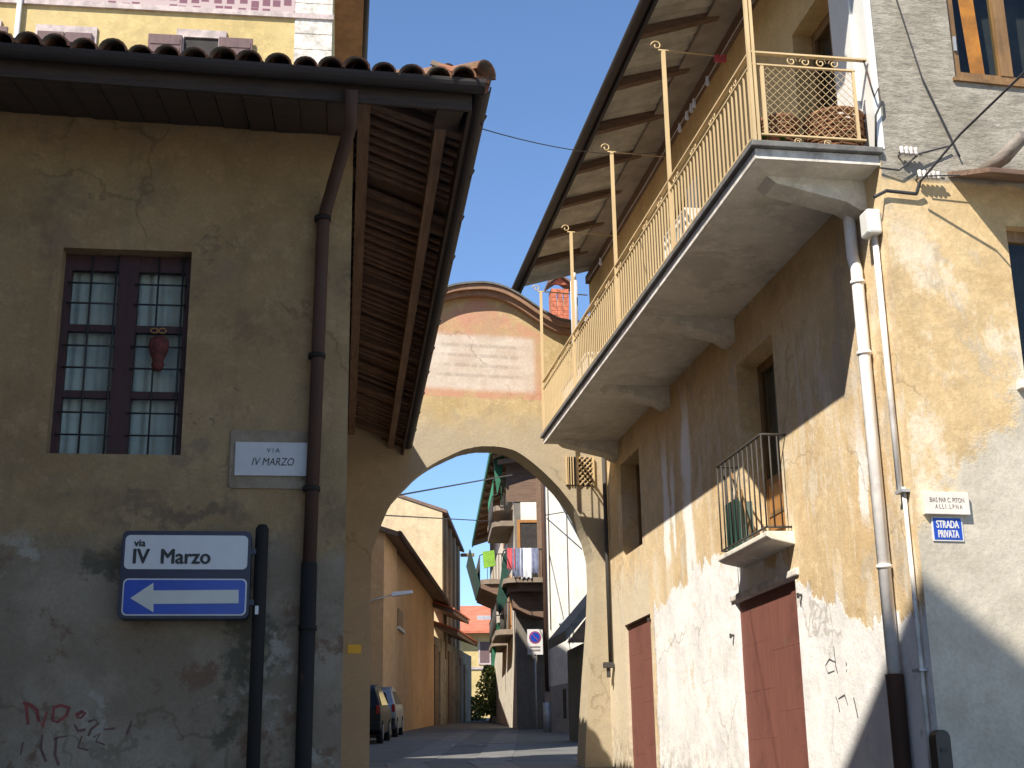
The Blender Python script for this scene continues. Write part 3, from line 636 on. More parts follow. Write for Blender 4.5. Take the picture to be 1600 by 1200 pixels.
q = L.onv(VL - .03, 426, 722); lettering(pl, 'IV MARZO', .082, (q[0], VL - .031, q[1]), M['ink'], shear=.22, sx=.82)
u0, u1, z0, z1 = rect_px(L, VL - .01, (361, 672), (484, 764)); pl.part('surround', MB().prism(rrect(u0, u1, z0, z1, .03), 'uz', VL - .012, VL + .01), M['left'])
# graffiti: strokes of spray paint
def strokes(th_fr, v, groups, mat, name, label, rad, cat='graffiti', o=None, side='v'):
    th = None
    for st in groups:
        P = []; mb = MB()
        for q in st:
            if side == 'v': a, z = th_fr.onv(v, *q); P.append((a, v - .001, z))
            else: a, z = th_fr.onu(v, *q); P.append((v - .001, a, z))
        if th is None: th = Thing(name, label, cat, th_fr, P[0])
        n_ = Vector((0, -1, 0)) if side == 'v' else Vector((-1, 0, 0)); C = [Vector(p) for p in P]; lo, hi = [], []
        for i, c in enumerate(C):
            d = (C[min(i + 1, len(C) - 1)] - C[max(i - 1, 0)]).normalized(); w = d.cross(n_) * rad * random.uniform(.6, 1.15); lo.append(c - w); hi.append(c + w)
        for i in range(len(C) - 1):
            o_ = n_ * .0012; mb.hexa([lo[i], lo[i + 1], hi[i + 1], hi[i], lo[i] + o_, lo[i + 1] + o_, hi[i + 1] + o_, hi[i] + o_])
        th.part('stroke', mb, mat)
strokes(L, VL, [[(36, 1098), (48, 1102), (58, 1110), (60, 1128)], [(41, 1102), (44, 1132)], [(60, 1120), (66, 1136), (74, 1112)], [(82, 1106), (95, 1102), (108, 1106), (104, 1118), (90, 1128), (82, 1126), (84, 1108)], [(118, 1118), (128, 1112), (134, 1114), (126, 1122), (120, 1120)]], M['red_paint'], 'spray_scrawl', 'red sprayed scrawl low on the shaded house wall', .012)
strokes(L, VL, [[(116, 1132), (122, 1142), (134, 1140)], [(138, 1128), (148, 1124), (154, 1130), (142, 1140), (138, 1150)], [(84, 1156), (90, 1152), (106, 1150)], [(88, 1152), (86, 1180), (92, 1196)], [(66, 1148), (64, 1170), (72, 1190)], [(128, 1150), (122, 1168), (138, 1172)], [(146, 1152), (156, 1146), (150, 1158), (164, 1164)], [(162, 1140), (180, 1138)], [(206, 1126), (198, 1148)], [(36, 1160), (32, 1180)]], simple('brown_red_spray', c4(.13, .065, .05), .8), 'spray_tag', 'darker brownish sprayed lettering under the red scrawl', .009)

# ================================================================== RIGHT HOUSE
rh = Thing('balcony_house', 'weathered ochre and whitewashed house with long cream balcony', 'house', Rr, (U_R, V_C, 0))
CW = Rr.w(U_R, V_C); uF, vF, _ = F.l(CW)
ru_ = lambda x, y: Rr.onu(U_R, x, y)
Z_SB, Z_ST = 6.52, 6.66
def hole(xf, xn, yt, yb, xm=None, ytn=None):
    vf = ru_(*xf)[0]; vn = ru_(*xn)[0]; return vn, vf, yb, yt
fd = (ru_(1217, 680)[0], ru_(1158, 690)[0], ru_(1230, 832)[1], ru_(1205, 521)[1])
w2 = (ru_(1001, 780)[0], ru_(971, 780)[0], ru_(1004, 850)[1], 6.12)
d1 = (ru_(1253, 1050)[0], ru_(1155, 1050)[0], -.2, ru_(1140, 945)[1])
d2 = (ru_(1021, 1080)[0], ru_(980, 1080)[0], -.2, ru_(975, 978)[1])
mb = MB().wall('u', U_R, .34, V_C, 20.9, -.4, Z_ST - .02, [fd, w2, d1, d2])
rh.part('wall', mb, M['right'])
ud = (10.35, 11.35, Z_ST, 8.72); ud2 = (15.0, 16.0, Z_ST, 8.72)
rh.part('upper_wall', MB().wall('u', U_R, .3, V_C, 20.9, Z_ST - .02, 10.4, [ud, ud2]), M['upper'])
rh.part('corner_band', MB().box(U_R - .012, U_R + .05, V_C - .004, V_C + .24, Z_ST, 10.4), M['plastic_white'])
# facade openings
fr1 = [F.onv(vF, *q) for q in ((1481, -60), (1493, 122))]; fw1 = (fr1[1][0], fr1[1][0] + 1.05, fr1[1][1], fr1[1][1] + 1.5)
q0, q1 = F.onv(vF, 1566, 352), F.onv(vF, 1588, 596); fw2 = (q0[0] + .03, q0[0] + 1.0, q1[1], q0[1])
mb = MB().wall('v', vF, .3, uF, uF + 5.5, -.4, 10.4, [fw1, fw2])
rh.part('facade', conv(mb, F, Rr), M['facade'])
rh.part('back_wall', MB().face([(U_R, 20.9, -.4), (U_R + 6, 20.9, -.4), (U_R + 6, 20.9, 10.4), (U_R, 20.9, 10.4)]).face([(U_R + 5.6, V_C, -.4), (U_R + 6, 20.9, -.4), (U_R + 6, 20.9, 10.4), (U_R + 5.6, V_C, 10.4)]), M['right'])
# --- slab, brackets
US, VB0, VB1 = 3.63, V_C, 19.58
slab = rh.part('balcony_slab', MB().box(US + .03, U_R + .02, VB0 + .03, VB1, Z_SB, Z_ST - .055), M['concrete'])
rh.part('slab_lip', MB().box(US + .012, US + .03, VB0 + .012, VB1, Z_SB - .006, Z_ST - .058).box(US + .03, U_R + .01, VB0 + .012, VB0 + .03, Z_SB - .006, Z_ST - .058), M['stone_white'], slab)
rh.part('slab_edge', MB().box(US - .03, U_R + .02, VB0 - .04, VB1 + .02, Z_ST - .054, Z_ST), M['stone_dark'], slab, bevel=.008)
br = None
prof = [(U_R + .02, Z_SB + .005), (US + .22, Z_SB + .005), (US + .30, Z_SB - .06), (US + .6, Z_SB - .13), (U_R - .18, Z_SB - .2), (U_R - .06, Z_SB - .27), (U_R + .02, Z_SB - .27)]
vb = [V_C + .34, ru_(1147, 500)[0], ru_(1046, 605)[0], VB1 - .3]
for v in vb:
    if br is None: br = rh.part('bracket', MB().prism(prof, 'uz', v, v + .28), M['concrete'], slab, bevel=.015); vb0 = v
    else: rh.again(br, (0, v - vb0, 0))
# --- railing
UR_, ZT, Z2, ZB = US + .035, 7.50, 7.39, 6.74
rail = rh.part('railing', MB().bar((UR_, VB0 + .02, ZT), (UR_, VB1, ZT), .045, .016).bar((UR_, VB0 + .02, Z2), (UR_, VB1, Z2), .026, .014).bar((UR_, VB0 + .02, ZB), (UR_, VB1, ZB), .026, .014)
               .bar((UR_, VB0 + .02, ZT), (U_R - .03, VB0 + .02, ZT), .045, .016).bar((UR_, VB0 + .02, Z2), (U_R - .14, VB0 + .02, Z2), .026, .014).bar((UR_, VB0 + .02, ZB), (U_R - .1, VB0 + .02, ZB), .026, .014)
               .bar((UR_ + .09, VB0 + .02, ZB), (UR_ + .09, VB0 + .02, Z2), .03, .02).bar((U_R - .16, VB0 + .02, ZB), (U_R - .16, VB0 + .02, Z2), .024, .02), M['cream_iron'])
ba = None; k = 0; v = VB0 + .12
while v < VB1 - .05:
    if ba is None: ba = rh.part('baluster', MB().box(UR_ - .007, UR_ + .007, v - .007, v + .007, ZB, Z2), M['cream_iron'], rail); vba = v
    else: rh.again(ba, (0, v - vba, 0))
    v += .108
sc_ = None
def spiral(c, r, turns, s, ax):
    P = []
    for k in range(15):
        t = k / 14 * turns * 2 * math.pi; rr = r * (1 - .75 * k / 14)
        a, b = rr * math.cos(t) * s, rr * math.sin(t); P.append((c[0], c[1] + a, c[2] + b) if ax == 'v' else (c[0] + a, c[1], c[2] + b))
    return P
v = VB0 + .45
while v < VB1 - .3:
    if sc_ is None: sc_ = rh.part('scroll', MB().tube(spiral((UR_, v, (ZT + Z2) / 2), .045, 1.4, 1, 'v'), .006, 5).tube(spiral((UR_, v + .11, (ZT + Z2) / 2), .045, 1.4, -1, 'v'), .006, 5), M['cream_iron'], rail); vsc = v
    else: rh.again(sc_, (0, v - vsc, 0))
    v += .62
for du in (.36, .62):
    rh.part('scroll', MB().tube(spiral((UR_ + du, VB0 + .02, (ZT + Z2) / 2), .048, 1.4, 1, 'u'), .006, 5).tube(spiral((UR_ + du + .12, VB0 + .02, (ZT + Z2) / 2), .048, 1.4, -1, 'u'), .006, 5), M['cream_iron'], rail)
    rh.part('scroll', MB().tube(spiral((UR_ + du, VB0 + .02, ZB - .05), .035, 1.4, 1, 'u'), .005, 5), M['cream_iron'], rail)
# diamond mesh of the end panel
mb = MB(); a0, a1 = UR_ + .09, U_R - .16; stp = .072; H = Z2 - ZB; Wd = a1 - a0
for sgn in (1, -1):
    t = -H
    while t < Wd:
        x0, x1 = max(0, t), min(Wd, t + H)
        if x1 > x0:
            ya, yb = x0 - t, x1 - t; f = (lambda x: a0 + x) if sgn > 0 else (lambda x: a1 - x)
            mb.bar((f(x0), VB0 + .02 + .004 * sgn, ZB + ya), (f(x1), VB0 + .02 + .004 * sgn, ZB + yb), .0036, .0036)
        t += stp
rh.part('wire_mesh', mb, M['cream_iron'], rail, kind='stuff')
rh.part('curl', MB().tube([(U_R - .05, VB0 + .02, ZT), (U_R - .03, VB0 - .02, ZT - .25), (U_R - .02, VB0 - .05, ZT - .38), (U_R + .02, VB0 - .06, ZT - .30), (U_R + .03, VB0 - .05, ZT - .45), (U_R - .02, VB0 - .04, ZT - .55), (U_R - .03, VB0, Z_ST)], .009, 6), M['dark_iron'], rail)
# posts with curled tops and drying-line arms
pz = [Rr.onu(UR_, *q) for q in ((1036, 79), (955.6, 238), (892, 360), (845, 457))]; zp = sum(q[1] for q in pz) / 4
po = None
for i, (v, z) in enumerate(pz):
    if po is None:
        v0p = v
        po = rh.part('post', MB().box(UR_ - .019, UR_ + .019, v - .019, v + .019, Z_ST, zp), M['cream_iron'], rail)
        cu = rh.part('curl', MB().tube(spiral((UR_ - .07, v, zp + .05), .06, 1.1, -1, 'u') , .008, 6).tube([(UR_ - .05, v, zp + .0), (UR_ + .02, v, zp), (UR_ + .75, v, zp - .03)], .009, 6), M['cream_iron'], rail)
    else:
        rh.again(po, (0, v - v0p, 0)); rh.again(cu, (0, v - v0p, 0))
rh.part('post', MB().box(UR_ - .03, UR_ - .004, VB0 - .005, VB0 + .035, Z_ST, 8.95).box(UR_ + .008, UR_ + .032, VB0 - .005, VB0 + .035, Z_ST, 8.95), M['cream_iron'], rail)
# --- roof over the balcony
ZE, ZW, UE = 9.44, 9.80, 3.50
mb = MB(); n = 130; v0, v1 = 8.9, 20.95
for i in range(n):                                                      # corrugated sheet
    a, b = v0 + (v1 - v0) * i / n, v0 + (v1 - v0) * (i + 1) / n; ha, hb = .014 * math.cos(i * math.pi), .014 * math.cos((i + 1) * math.pi)
    mb.face([(UE, a, ZE + .09 + ha), (U_R + .4, a, ZW + .2 + ha), (U_R + .4, b, ZW + .2 + hb), (UE, b, ZE + .09 + hb)])
mb.face([(U_R + .4, v0, ZW + .2), (U_R + 6, v0, ZW + 1.2), (U_R + 6, v1, ZW + 1.2), (U_R + .4, v1, ZW + .2)])
rf = rh.part('roof', mb, M['sheet'])
ra = None; v = 9.2
while v < 20.5:
    if ra is None: ra = rh.part('rafter', MB().hexa([(UE + .05, v, ZE - .02), (U_R, v, ZW + .02), (U_R, v + .11, ZW + .02), (UE + .05, v + .11, ZE - .02), (UE + .05, v, ZE + .07), (U_R, v, ZW + .17), (U_R, v + .11, ZW + .17), (UE + .05, v + .11, ZE + .07)]), M['wood_dark'], rf); vra = v
    else: rh.again(ra, (0, v - vra, 0))
    v += 1.158
rh.part('soffit_board', MB().hexa([(U_R - .42, 9.0, ZW - .10), (U_R - .004, 9.0, ZW - .02), (U_R - .004, 20.4, ZW - .02), (U_R - .42, 20.4, ZW - .10), (U_R - .42, 9.0, ZW - .06), (U_R - .004, 9.0, ZW + .015), (U_R - .004, 20.4, ZW + .015), (U_R - .42, 20.4, ZW - .06)]), M['soffit_pale'], rf)
rh.part('wall_beam', MB().box(U_R - .07, U_R - .003, 9.7, 20.85, ZW - .17, ZW - .04), M['wood_dark'], rf)
rh.part('gutter', MB().prism([(UE - .03 + a * .9, ZE + .08 + b * .9) for a, b in gp], 'uz', v0 - .05, v1 + .05).box(UE + .03, UE + .055, v0, v1, ZE - .03, ZE + .09), M['copper'], rf)
# --- french door + small balcony
df = rh.part('french_door', MB().box(U_R + .24, U_R + .30, fd[0], fd[0] + .07, fd[2], fd[3]).box(U_R + .24, U_R + .30, fd[1] - .07, fd[1], fd[2], fd[3]).box(U_R + .243, U_R + .297, fd[0] + .07, fd[1] - .07, fd[3] - .09, fd[3] - .002)
             .box(U_R + .235, U_R + .30, (fd[0] + fd[1]) / 2 - .05, (fd[0] + fd[1]) / 2 + .05, fd[2], fd[3] - .09), M['win_brown'])
mid_ = (fd[0] + fd[1]) / 2
for a, b in ((fd[0] + .07, mid_ - .05), (mid_ + .05, fd[1] - .07)):
    rh.part('pane', MB().box(U_R + .266, U_R + .27, a, b, fd[2] + .72, fd[3] - .09), M['glass'], df)
    rh.part('door_panel', MB().box(U_R + .245, U_R + .29, a, b, fd[2], fd[2] + .72), M['door_wood'], df, bevel=.006)
    rh.part('panel_rail', MB().box(U_R + .235, U_R + .29, a, b, fd[2] + .70, fd[2] + .77).box(U_R + .235, U_R + .29, a, b, fd[2] + .36, fd[2] + .40), M['win_brown'], df)
rh.part('room', MB().box(U_R + .34, U_R + 1.6, fd[0] - .05, fd[1] + .05, fd[2] - .05, fd[3] + .05), M['dark_room'], df)
rh.part('curtain', MB().box(U_R + .305, U_R + .312, fd[0] + .05, fd[1] - .3, fd[2] + .6, fd[3] - .08), simple('grey_blind', c4(.12, .15, .13), .9), df)
sb0, sb1 = fd[0] - .22, fd[1] + .18; zs = fd[2]
jb = rh.part('small_balcony', MB().prism([(U_R + .01, zs - .02), (U_R - .28, zs - .02), (U_R - .28, zs - .07), (U_R - .23, zs - .10), (U_R + .01, zs - .15)], 'uz', sb0, sb1), M['concrete'], bevel=.01)
ju = U_R - .25
rh.part('rail', MB().tube([(U_R, sb0 + .05, zs + .95), (ju + .02, sb0 + .05, zs + .95), (ju, sb0 + .07, zs + .95), (ju, sb1 - .07, zs + .95), (ju + .02, sb1 - .05, zs + .95), (U_R, sb1 - .05, zs + .95)], .014, 6), M['dark_iron'], jb)
rh.part('rail', MB().tube([(U_R, sb0 + .05, zs + .03), (ju, sb0 + .06, zs + .03), (ju, sb1 - .06, zs + .03), (U_R, sb1 - .05, zs + .03)], .012, 6), M['dark_iron'], jb)
b0 = None; nb = 11
for i in range(nb):
    v = sb0 + .06 + (sb1 - sb0 - .12) * i / (nb - 1)
    if b0 is None: b0 = rh.part('baluster', MB().tube([(ju, v, zs + .03), (ju, v, zs + .95)], .0085, 5), M['dark_iron'], jb); v0b = v
    else: rh.again(b0, (0, v - v0b, 0))
for i in (1, 2): 
    for vv in (sb0 + .05, sb1 - .05): rh.part('baluster', MB().tube([(ju + .08 * i, vv, zs + .03), (ju + .08 * i, vv, zs + .95)], .0085, 5), M['dark_iron'], jb)
# a crate with sticks kept on the small balcony
ct = Thing('green_crate', 'dull green slatted crate with sticks on the small iron balcony', 'crate', Rr, (ju + .06, sb1 - .55, zs + .0))
for i in range(4): ct.part('slat', MB().box(ju + .05, ju + .065, sb1 - .52 + i * .11, sb1 - .43 + i * .11, zs + .0, zs + .52), M['green_dark'])
ct.part('base', MB().box(ju + .07, ju + .21, sb1 - .52, sb1 - .10, zs, zs + .48), simple('crate_grey', c4(.10, .14, .12), .8))
ct.part('stick', MB().tube([(ju + .1, sb1 - .75, zs + .02), (ju + .12, sb1 - .45, zs + .62)], .012, 6), M['win_brown'])
ct.part('stick', MB().tube([(ju + .16, sb1 - .3, zs + .4), (ju + .12, sb1 - .18, zs + .86)], .01, 6), M['win_brown'])
# --- narrow window
wf = rh.part('window', MB().box(U_R + .24, U_R + .3, w2[0], w2[0] + .07, w2[2], w2[3]).box(U_R + .24, U_R + .3, w2[1] - .07, w2[1], w2[2], w2[3]).box(U_R + .235, U_R + .3, (w2[0] + w2[1]) / 2 - .05, (w2[0] + w2[1]) / 2 + .05, w2[2], w2[3]), M['win_brown'])
rh.part('pane', MB().box(U_R + .266, U_R + .27, w2[0] + .07, w2[1] - .07, w2[2], w2[3]), M['glass'], wf)
rh.part('room', MB().box(U_R + .34, U_R + 1.4, w2[0] - .05, w2[1] + .05, w2[2] - .05, w2[3] + .05), M['dark_room'], wf)
# --- red-brown doors, boarded, a little inside the wall
for dd, nbd in ((d1, 4), (d2, 3)):
    dr = rh.part('door', MB().box(U_R + .07, U_R + .09, dd[0], dd[1], dd[2], dd[3]), M['door_red'])
    zz = ground_z(Rr.w(U_R, dd[0]).y); hh = (dd[3] - zz); w_ = (dd[1] - dd[0]) / 2
    for i in range(2):
        zc = zz - .1; rows = 4 + i
        for j in range(rows):
            za, zb = zz - .1 + (hh + .1) * j / rows, zz - .1 + (hh + .1) * (j + 1) / rows
            rh.part('door_board', MB().box(U_R + .050 + random.uniform(0, .003), U_R + .072, dd[0] + w_ * i + .0012, dd[0] + w_ * (i + 1) - .0012, za + .0007, zb - .0007), M['door_red'], dr, bevel=.0012)
rh.part('lintel', MB().hexa([(U_R - .025, d1[0] - .12, d1[3] + .015), (U_R + .06, d1[0] - .12, d1[3] + .0), (U_R + .06, d1[1] + .10, d1[3] + .0), (U_R - .025, d1[1] + .10, d1[3] + .015), (U_R - .025, d1[0] - .12, d1[3] + .08), (U_R + .06, d1[0] - .12, d1[3] + .1), (U_R + .06, d1[1] + .10, d1[3] + .1), (U_R - .025, d1[1] + .10, d1[3] + .08)]), M['stone_white'], bevel=.01)
for (x_, y_) in ((1147, 993), (1253, 930), (1017, 968)):
    v, z = ru_(x_, y_); rh.part('wall_hook', MB().bar((U_R + .01, v, z), (U_R - .045, v, z), .025, .025).bar((U_R - .04, v, z + .02), (U_R - .04, v, z - .03), .02, .02), M['dark_iron'])
# --- upper doors with open shutters
for q in (ud, ud2):
    w = rh.part('upper_door', MB().box(U_R + .2, U_R + .26, q[0], q[0] + .08, q[2], q[3]).box(U_R + .2, U_R + .26, q[1] - .08, q[1], q[2], q[3]).box(U_R + .2, U_R + .26, (q[0] + q[1]) / 2 - .05, (q[0] + q[1]) / 2 + .05, q[2], q[3]).box(U_R + .202, U_R + .258, q[0] + .08, q[1] - .08, q[3] - .1, q[3] - .002), M['win_brown'])
    rh.part('pane', MB().box(U_R + .225, U_R + .23, q[0] + .08, q[1] - .08, q[2] + .4, q[3] - .1), M['glass'], w)
    rh.part('room', MB().box(U_R + .3, U_R + 1.5, q[0] - .05, q[1] + .05, q[2] - .05, q[3] + .05), M['dark_room'], w)
    rh.part('shutter', MB().box(U_R - .045, U_R - .012, q[0] - .42, q[0] - .01, q[2] + .04, q[3] - .03), M['plastic_white'], w, bevel=.004)
# --- pipes by the corner
v, _ = ru_(1368, 700); mbp = []
def pipe_pt(x, y, out=.07): v, z = Rr.onu(U_R - out, x, y); return (U_R - out, v, z)
P0, P1, P2, P3 = pipe_pt(1329, 335), pipe_pt(1338, 400), pipe_pt(1345, 470), pipe_pt(1396, 1064)
vv = (P1[1] + P3[1]) / 2
dpw = rh.part('downpipe', MB().tube([(P0[0], vv + .06, Z_SB + .02), (P0[0], vv + .05, P1[2] + .02), (P0[0], vv, P1[2] - .12), (P0[0], vv, P3[2])], .052, 12), M['pipe_white'])
rh.part('lower_pipe', MB().tube([(P0[0], vv, P3[2] + .05), (P0[0], vv, P3[2]), (P0[0], vv, .3)], [.072, .068, .068], 12), M['pipe_brown'], dpw)
for z in (P1[2] - .25, 3.2, 5.0): rh.part('pipe_collar', MB().tube([(P0[0], vv, z), (P0[0], vv, z + .03)], .062, 12), M['pipe_white'], dpw)
Q0, Q1 = pipe_pt(1362, 352, .04), pipe_pt(1404, 768, .04); vq = (Q0[1] + Q1[1]) / 2 - .03
cd = rh.part('conduit', MB().tube([(U_R - .04, vq, Q0[2] - .1), (U_R - .04, vq, Q1[2])], .026, 8), M['pipe_white'])
rh.part('junction_box', MB().box(U_R - .13, U_R - .005, vq - .09, vq + .08, Q0[2] - .12, Q0[2] + .10), M['plastic_white'], cd, bevel=.02)
rh.part('lower_conduit', MB().tube([(U_R - .03, vq - .05, Q1[2] + .02), (U_R - .03, vq - .05, .5)], .018, 8), M['stone_white'], cd)
for y_ in (768, 1052): z = pipe_pt(1410, y_, .04)[2]; rh.part('pipe_clip', MB().box(U_R - .07, U_R, vq - .10, vq + .03, z - .012, z + .012), M['zinc'], cd)
# iron pipe with tap at the arch corner
v, z0_ = ru_(950, 745); va_ = v - .05
ip = rh.part('iron_pipe', MB().tube([(U_R - .05, 20.05, 6.55), (U_R - .05, 20.05, ru_(952, 1038)[1])], .032, 8), M['dark_iron'])
zt2 = ru_(952, 1040)[1]; rh.part('tap', MB().box(U_R - .16, U_R - .02, 19.98, 20.1, zt2 - .06, zt2 + .02).bar((U_R - .09, 20.04, zt2 - .02), (U_R - .09, 20.04, zt2 - .2), .05, .05), M['dark_iron'], ip)
# --- facade window, canopy
def fpart(name, mb, mat, parent=None, **k): return rh.part(name, conv(mb, F, Rr), mat, parent, **k)
a, b, c, d = fw1
f1 = fpart('window', MB().box(a, a + .075, vF + .03, vF + .1, c, d).box(b - .075, b, vF + .03, vF + .1, c, d).box(a + .075, b - .075, vF + .033, vF + .097, c, c + .085).box((a + b) / 2 - .06, (a + b) / 2 + .06, vF + .025, vF + .1, c + .085, d), M['win_brown'])
fpart('pane', MB().box(a + .075, b - .075, vF + .065, vF + .069, c + .085, d), M['glass'], f1)
fpart('curtain', MB().face([(a + .26, vF + .16, c), (a + .38, vF + .13, c), (a + .33, vF + .13, d), (a + .2, vF + .17, d)], True), M['orange_cloth'], f1)
fpart('room', MB().box(a - .05, b + .05, vF + .3, vF + 1.5, c - .05, d + .05), M['dark_room'], f1)
fpart('sill', MB().box(a - .03, b + .03, vF - .03, vF + .05, c - .035, c - .002), M['win_brown'], f1)
fpart('hinge', MB().box(a + .03, a + .055, vF + .01, vF + .03, c + .28, c + .42), M['zinc'], f1)
a, b, c, d = fw2
f2 = fpart('window', MB().box(a, a + .07, vF + .1, vF + .17, c, d).box(b - .07, b, vF + .1, vF + .17, c, d).box(a + .07, b - .07, vF + .103, vF + .167, d - .1, d), M['win_brown'])
fpart('pane', MB().box(a + .07, b - .07, vF + .13, vF + .134, c, d - .1), M['glass'], f2)
fpart('room', MB().box(a - .05, b + .05, vF + .31, vF + 1.5, c - .05, d + .05), M['dark_room'], f2)
fpart('sill', MB().box(a - .09, b + .06, vF - .07, vF + .1, c - .07, c - .002), M['stone_white'], f2)
cn0, cn1 = F.onv(vF, 1476, 272), F.onv(vF, 1545, 262)
zc = cn0[1] - .06; uc = cn0[0] + .02
cnp = fpart('canopy', MB().hexa([(uc + .14, vF - .42, zc - .10), (uc + 2.4, vF - .42, zc - .10), (uc + 2.4, vF + .02, zc + .04), (uc, vF + .02, zc + .04), (uc + .14, vF - .42, zc - .06), (uc + 2.4, vF - .42, zc - .06), (uc + 2.4, vF + .02, zc + .09), (uc, vF + .02, zc + .09)]), M['wood_dark'])
lg = F.onv(vF - .3, 1592, 228); l0 = F.onv(vF, 1535, 262)
fpart('log', MB().tube([(l0[0], vF + .02, zc + .11), ((l0[0] + lg[0]) / 2, vF - .2, zc + .16), (lg[0] - .02, vF - .42, zc + .26)], [.06, .065, .055], 10), wood('grey_log', c4(.17, .145, .12), c4(.27, .235, .20), 1), cnp)
# --- facade plaques
a, b, c, d = rect_px(F, vF - .035, (1442, 768), (1516, 806)); c = F.onv(vF - .035, 1445, 803)[1]
sp_ = Thing('stone_name_plaque', 'cream stone plaque with worn lettering above the blue enamel plate', 'plaque', F, (a, vF, c))
sp_.part('tablet', MB().box(a, b, vF - .045, vF + .01, c, d), M['marble_warm'], bevel=.004)
lettering(sp_, 'BIAS PAR C. PITON', .052, ((a + b) / 2, vF - .046, d - .065), M['ink_soft'], sx=.68)
lettering(sp_, 'A L L I . L P N A', .05, ((a + b) / 2 + .01, vF - .046, c + .06), M['ink_soft'], sx=.68)
a, b, c, d = rect_px(F, vF - .012, (1455, 808), (1507, 846))
bp = Thing('blue_enamel_plate', 'small blue and white plate reading strada privata', 'sign', F, (a, vF, c))
bp.part('rim', MB().box(a, b, vF - .010, vF + .01, c, d), M['sign_white'])
bp.part('plate', MB().box(a + .012, b - .012, vF - .013, vF - .004, c + .012, d - .004), M['sign_blue'])
for t, zz in (('STRADA', d - .058), ('PRIVATA', c + .052)): lettering(bp, t, .082, ((a + b) / 2, vF - .0145, zz), M['sign_white'], sx=.62 if t == 'STRADA' else .55, bold=.002)
a, b, c, d = rect_px(F, vF - .1, (1461, 1140), (1493, 1230))
mbx = Thing('wall_letterbox', 'black rounded letterbox fixed low on the shaded end wall', 'letterbox', F, (a, vF, c))
bx_ = mbx.part('box', MB().prism(rrect(a, b, c, d, .06), 'uz', vF - .10, vF + .005), M['sign_black'], bevel=.012)
mbx.part('slot', MB().box(a + .03, b - .03, vF - .106, vF - .098, d - .16, d - .13), M['dark_iron'], bx_)
# --- graffiti on whitewash
strokes(Rr, U_R, [[(1303, 1010), (1306, 1040), (1309, 1052)], [(1306, 1035), (1296, 1030), (1290, 1040), (1294, 1052), (1304, 1048)], [(1322, 1034), (1323, 1040)], [(1323, 1046), (1323, 1050)]], M['dark_paint'], 'wall_scrawl', 'dark scrawled letter on the whitewash beside the wide red door', .008, side='u')
strokes(Rr, U_R, [[(1306, 1088), (1310, 1100), (1312, 1112)], [(1310, 1092), (1320, 1086), (1325, 1102)], [(1334, 1090), (1341, 1122)]], M['dark_paint'], 'wall_scrawl', 'second dark scrawl just above the edge of the corner shadow', .008, side='u')

# ================================================================== ARCHWAY
op_px = [(577, 1230), (579, 1000), (580, 880), (586, 849), (606, 797), (628, 768), (667, 731), (715, 706), (740, 699), (762, 697), (785, 699), (812, 708), (853, 741), (888, 780), (913, 823), (924, 856), (929, 892), (928, 957), (922, 1050), (918, 1113), (915, 1170), (912, 1230)]
def fine(P, n=4):
    out = []
    for i in range(len(P) - 1):
        p0, p1, p2, p3 = P[max(i - 1, 0)], P[i], P[i + 1], P[min(i + 2, len(P) - 1)]
        for k in range(n):
            t = k / n; out.append(tuple(.5 * (2 * p1[j] + (p2[j] - p0[j]) * t + (2 * p0[j] - 5 * p1[j] + 4 * p2[j] - p3[j]) * t * t + (3 * p1[j] - p0[j] - 3 * p2[j] + p3[j]) * t ** 3) for j in (0, 1)))
    return out + [P[-1]]
op = [A.onv(V_A, *q) for q in op_px]; op[0] = (op[0][0], 1.2); op[-1] = (op[-1][0], 1.2)
op = [op[0]] + [(q[0] + random.uniform(-.003, .003), q[1] + random.uniform(-.003, .003)) for q in fine(op, 5)[1:-1]] + [op[-1]]
tp_px = [(886, 503), (862, 495), (837, 480), (812, 463), (787, 450), (762, 444), (737, 444), (712, 447), (690, 454)]
tp = [A.onv(V_A - .18, *q) for q in tp_px]
cx_ = tp[5][0] - .12
left = [(2 * cx_ - q[0], q[1]) for q in reversed(tp) if 2 * cx_ - q[0] < tp[-1][0] - .05]
top_l = tp + left
uL_, uR_ = A_O[0] - 1.0, A.l(Rr.w(U_R, 20.6))[0] + .3
zbase = 1.2
body = [(uL_, zbase)] + op + [(uR_, zbase), (uR_, tp[0][1] - .05)] + [(q[0], q[1] - .06) for q in top_l if q[0] > uL_ + .02] + [(uL_, top_l[-1][1] - .06)]
ar = Thing('archway', 'ochre street archway with curved gable and faded painted inscription', 'archway', A, A_O)
ar.part('wall', MB().prism(body, 'uz', V_A, V_A + .45), M['arch'])
cl = fine([(uR_, tp[0][1] - .04)] + top_l)
def strip(P, up, dn): return [(q[0], q[1] + up) for q in P] + [(q[0], q[1] - dn) for q in reversed(P)]
ar.part('coping', MB().prism(strip(cl, 0, .085), 'uz', V_A - .19, V_A + .55), M['coping'])
ar.part('coping_tiles', MB().prism(strip(cl, .035, -.003), 'uz', V_A - .22, V_A + .58), M['stone_dark'])
ar.part('moulding', MB().prism(strip(cl, -.088, .17), 'uz', V_A - .12, V_A - .002), M['coping'])
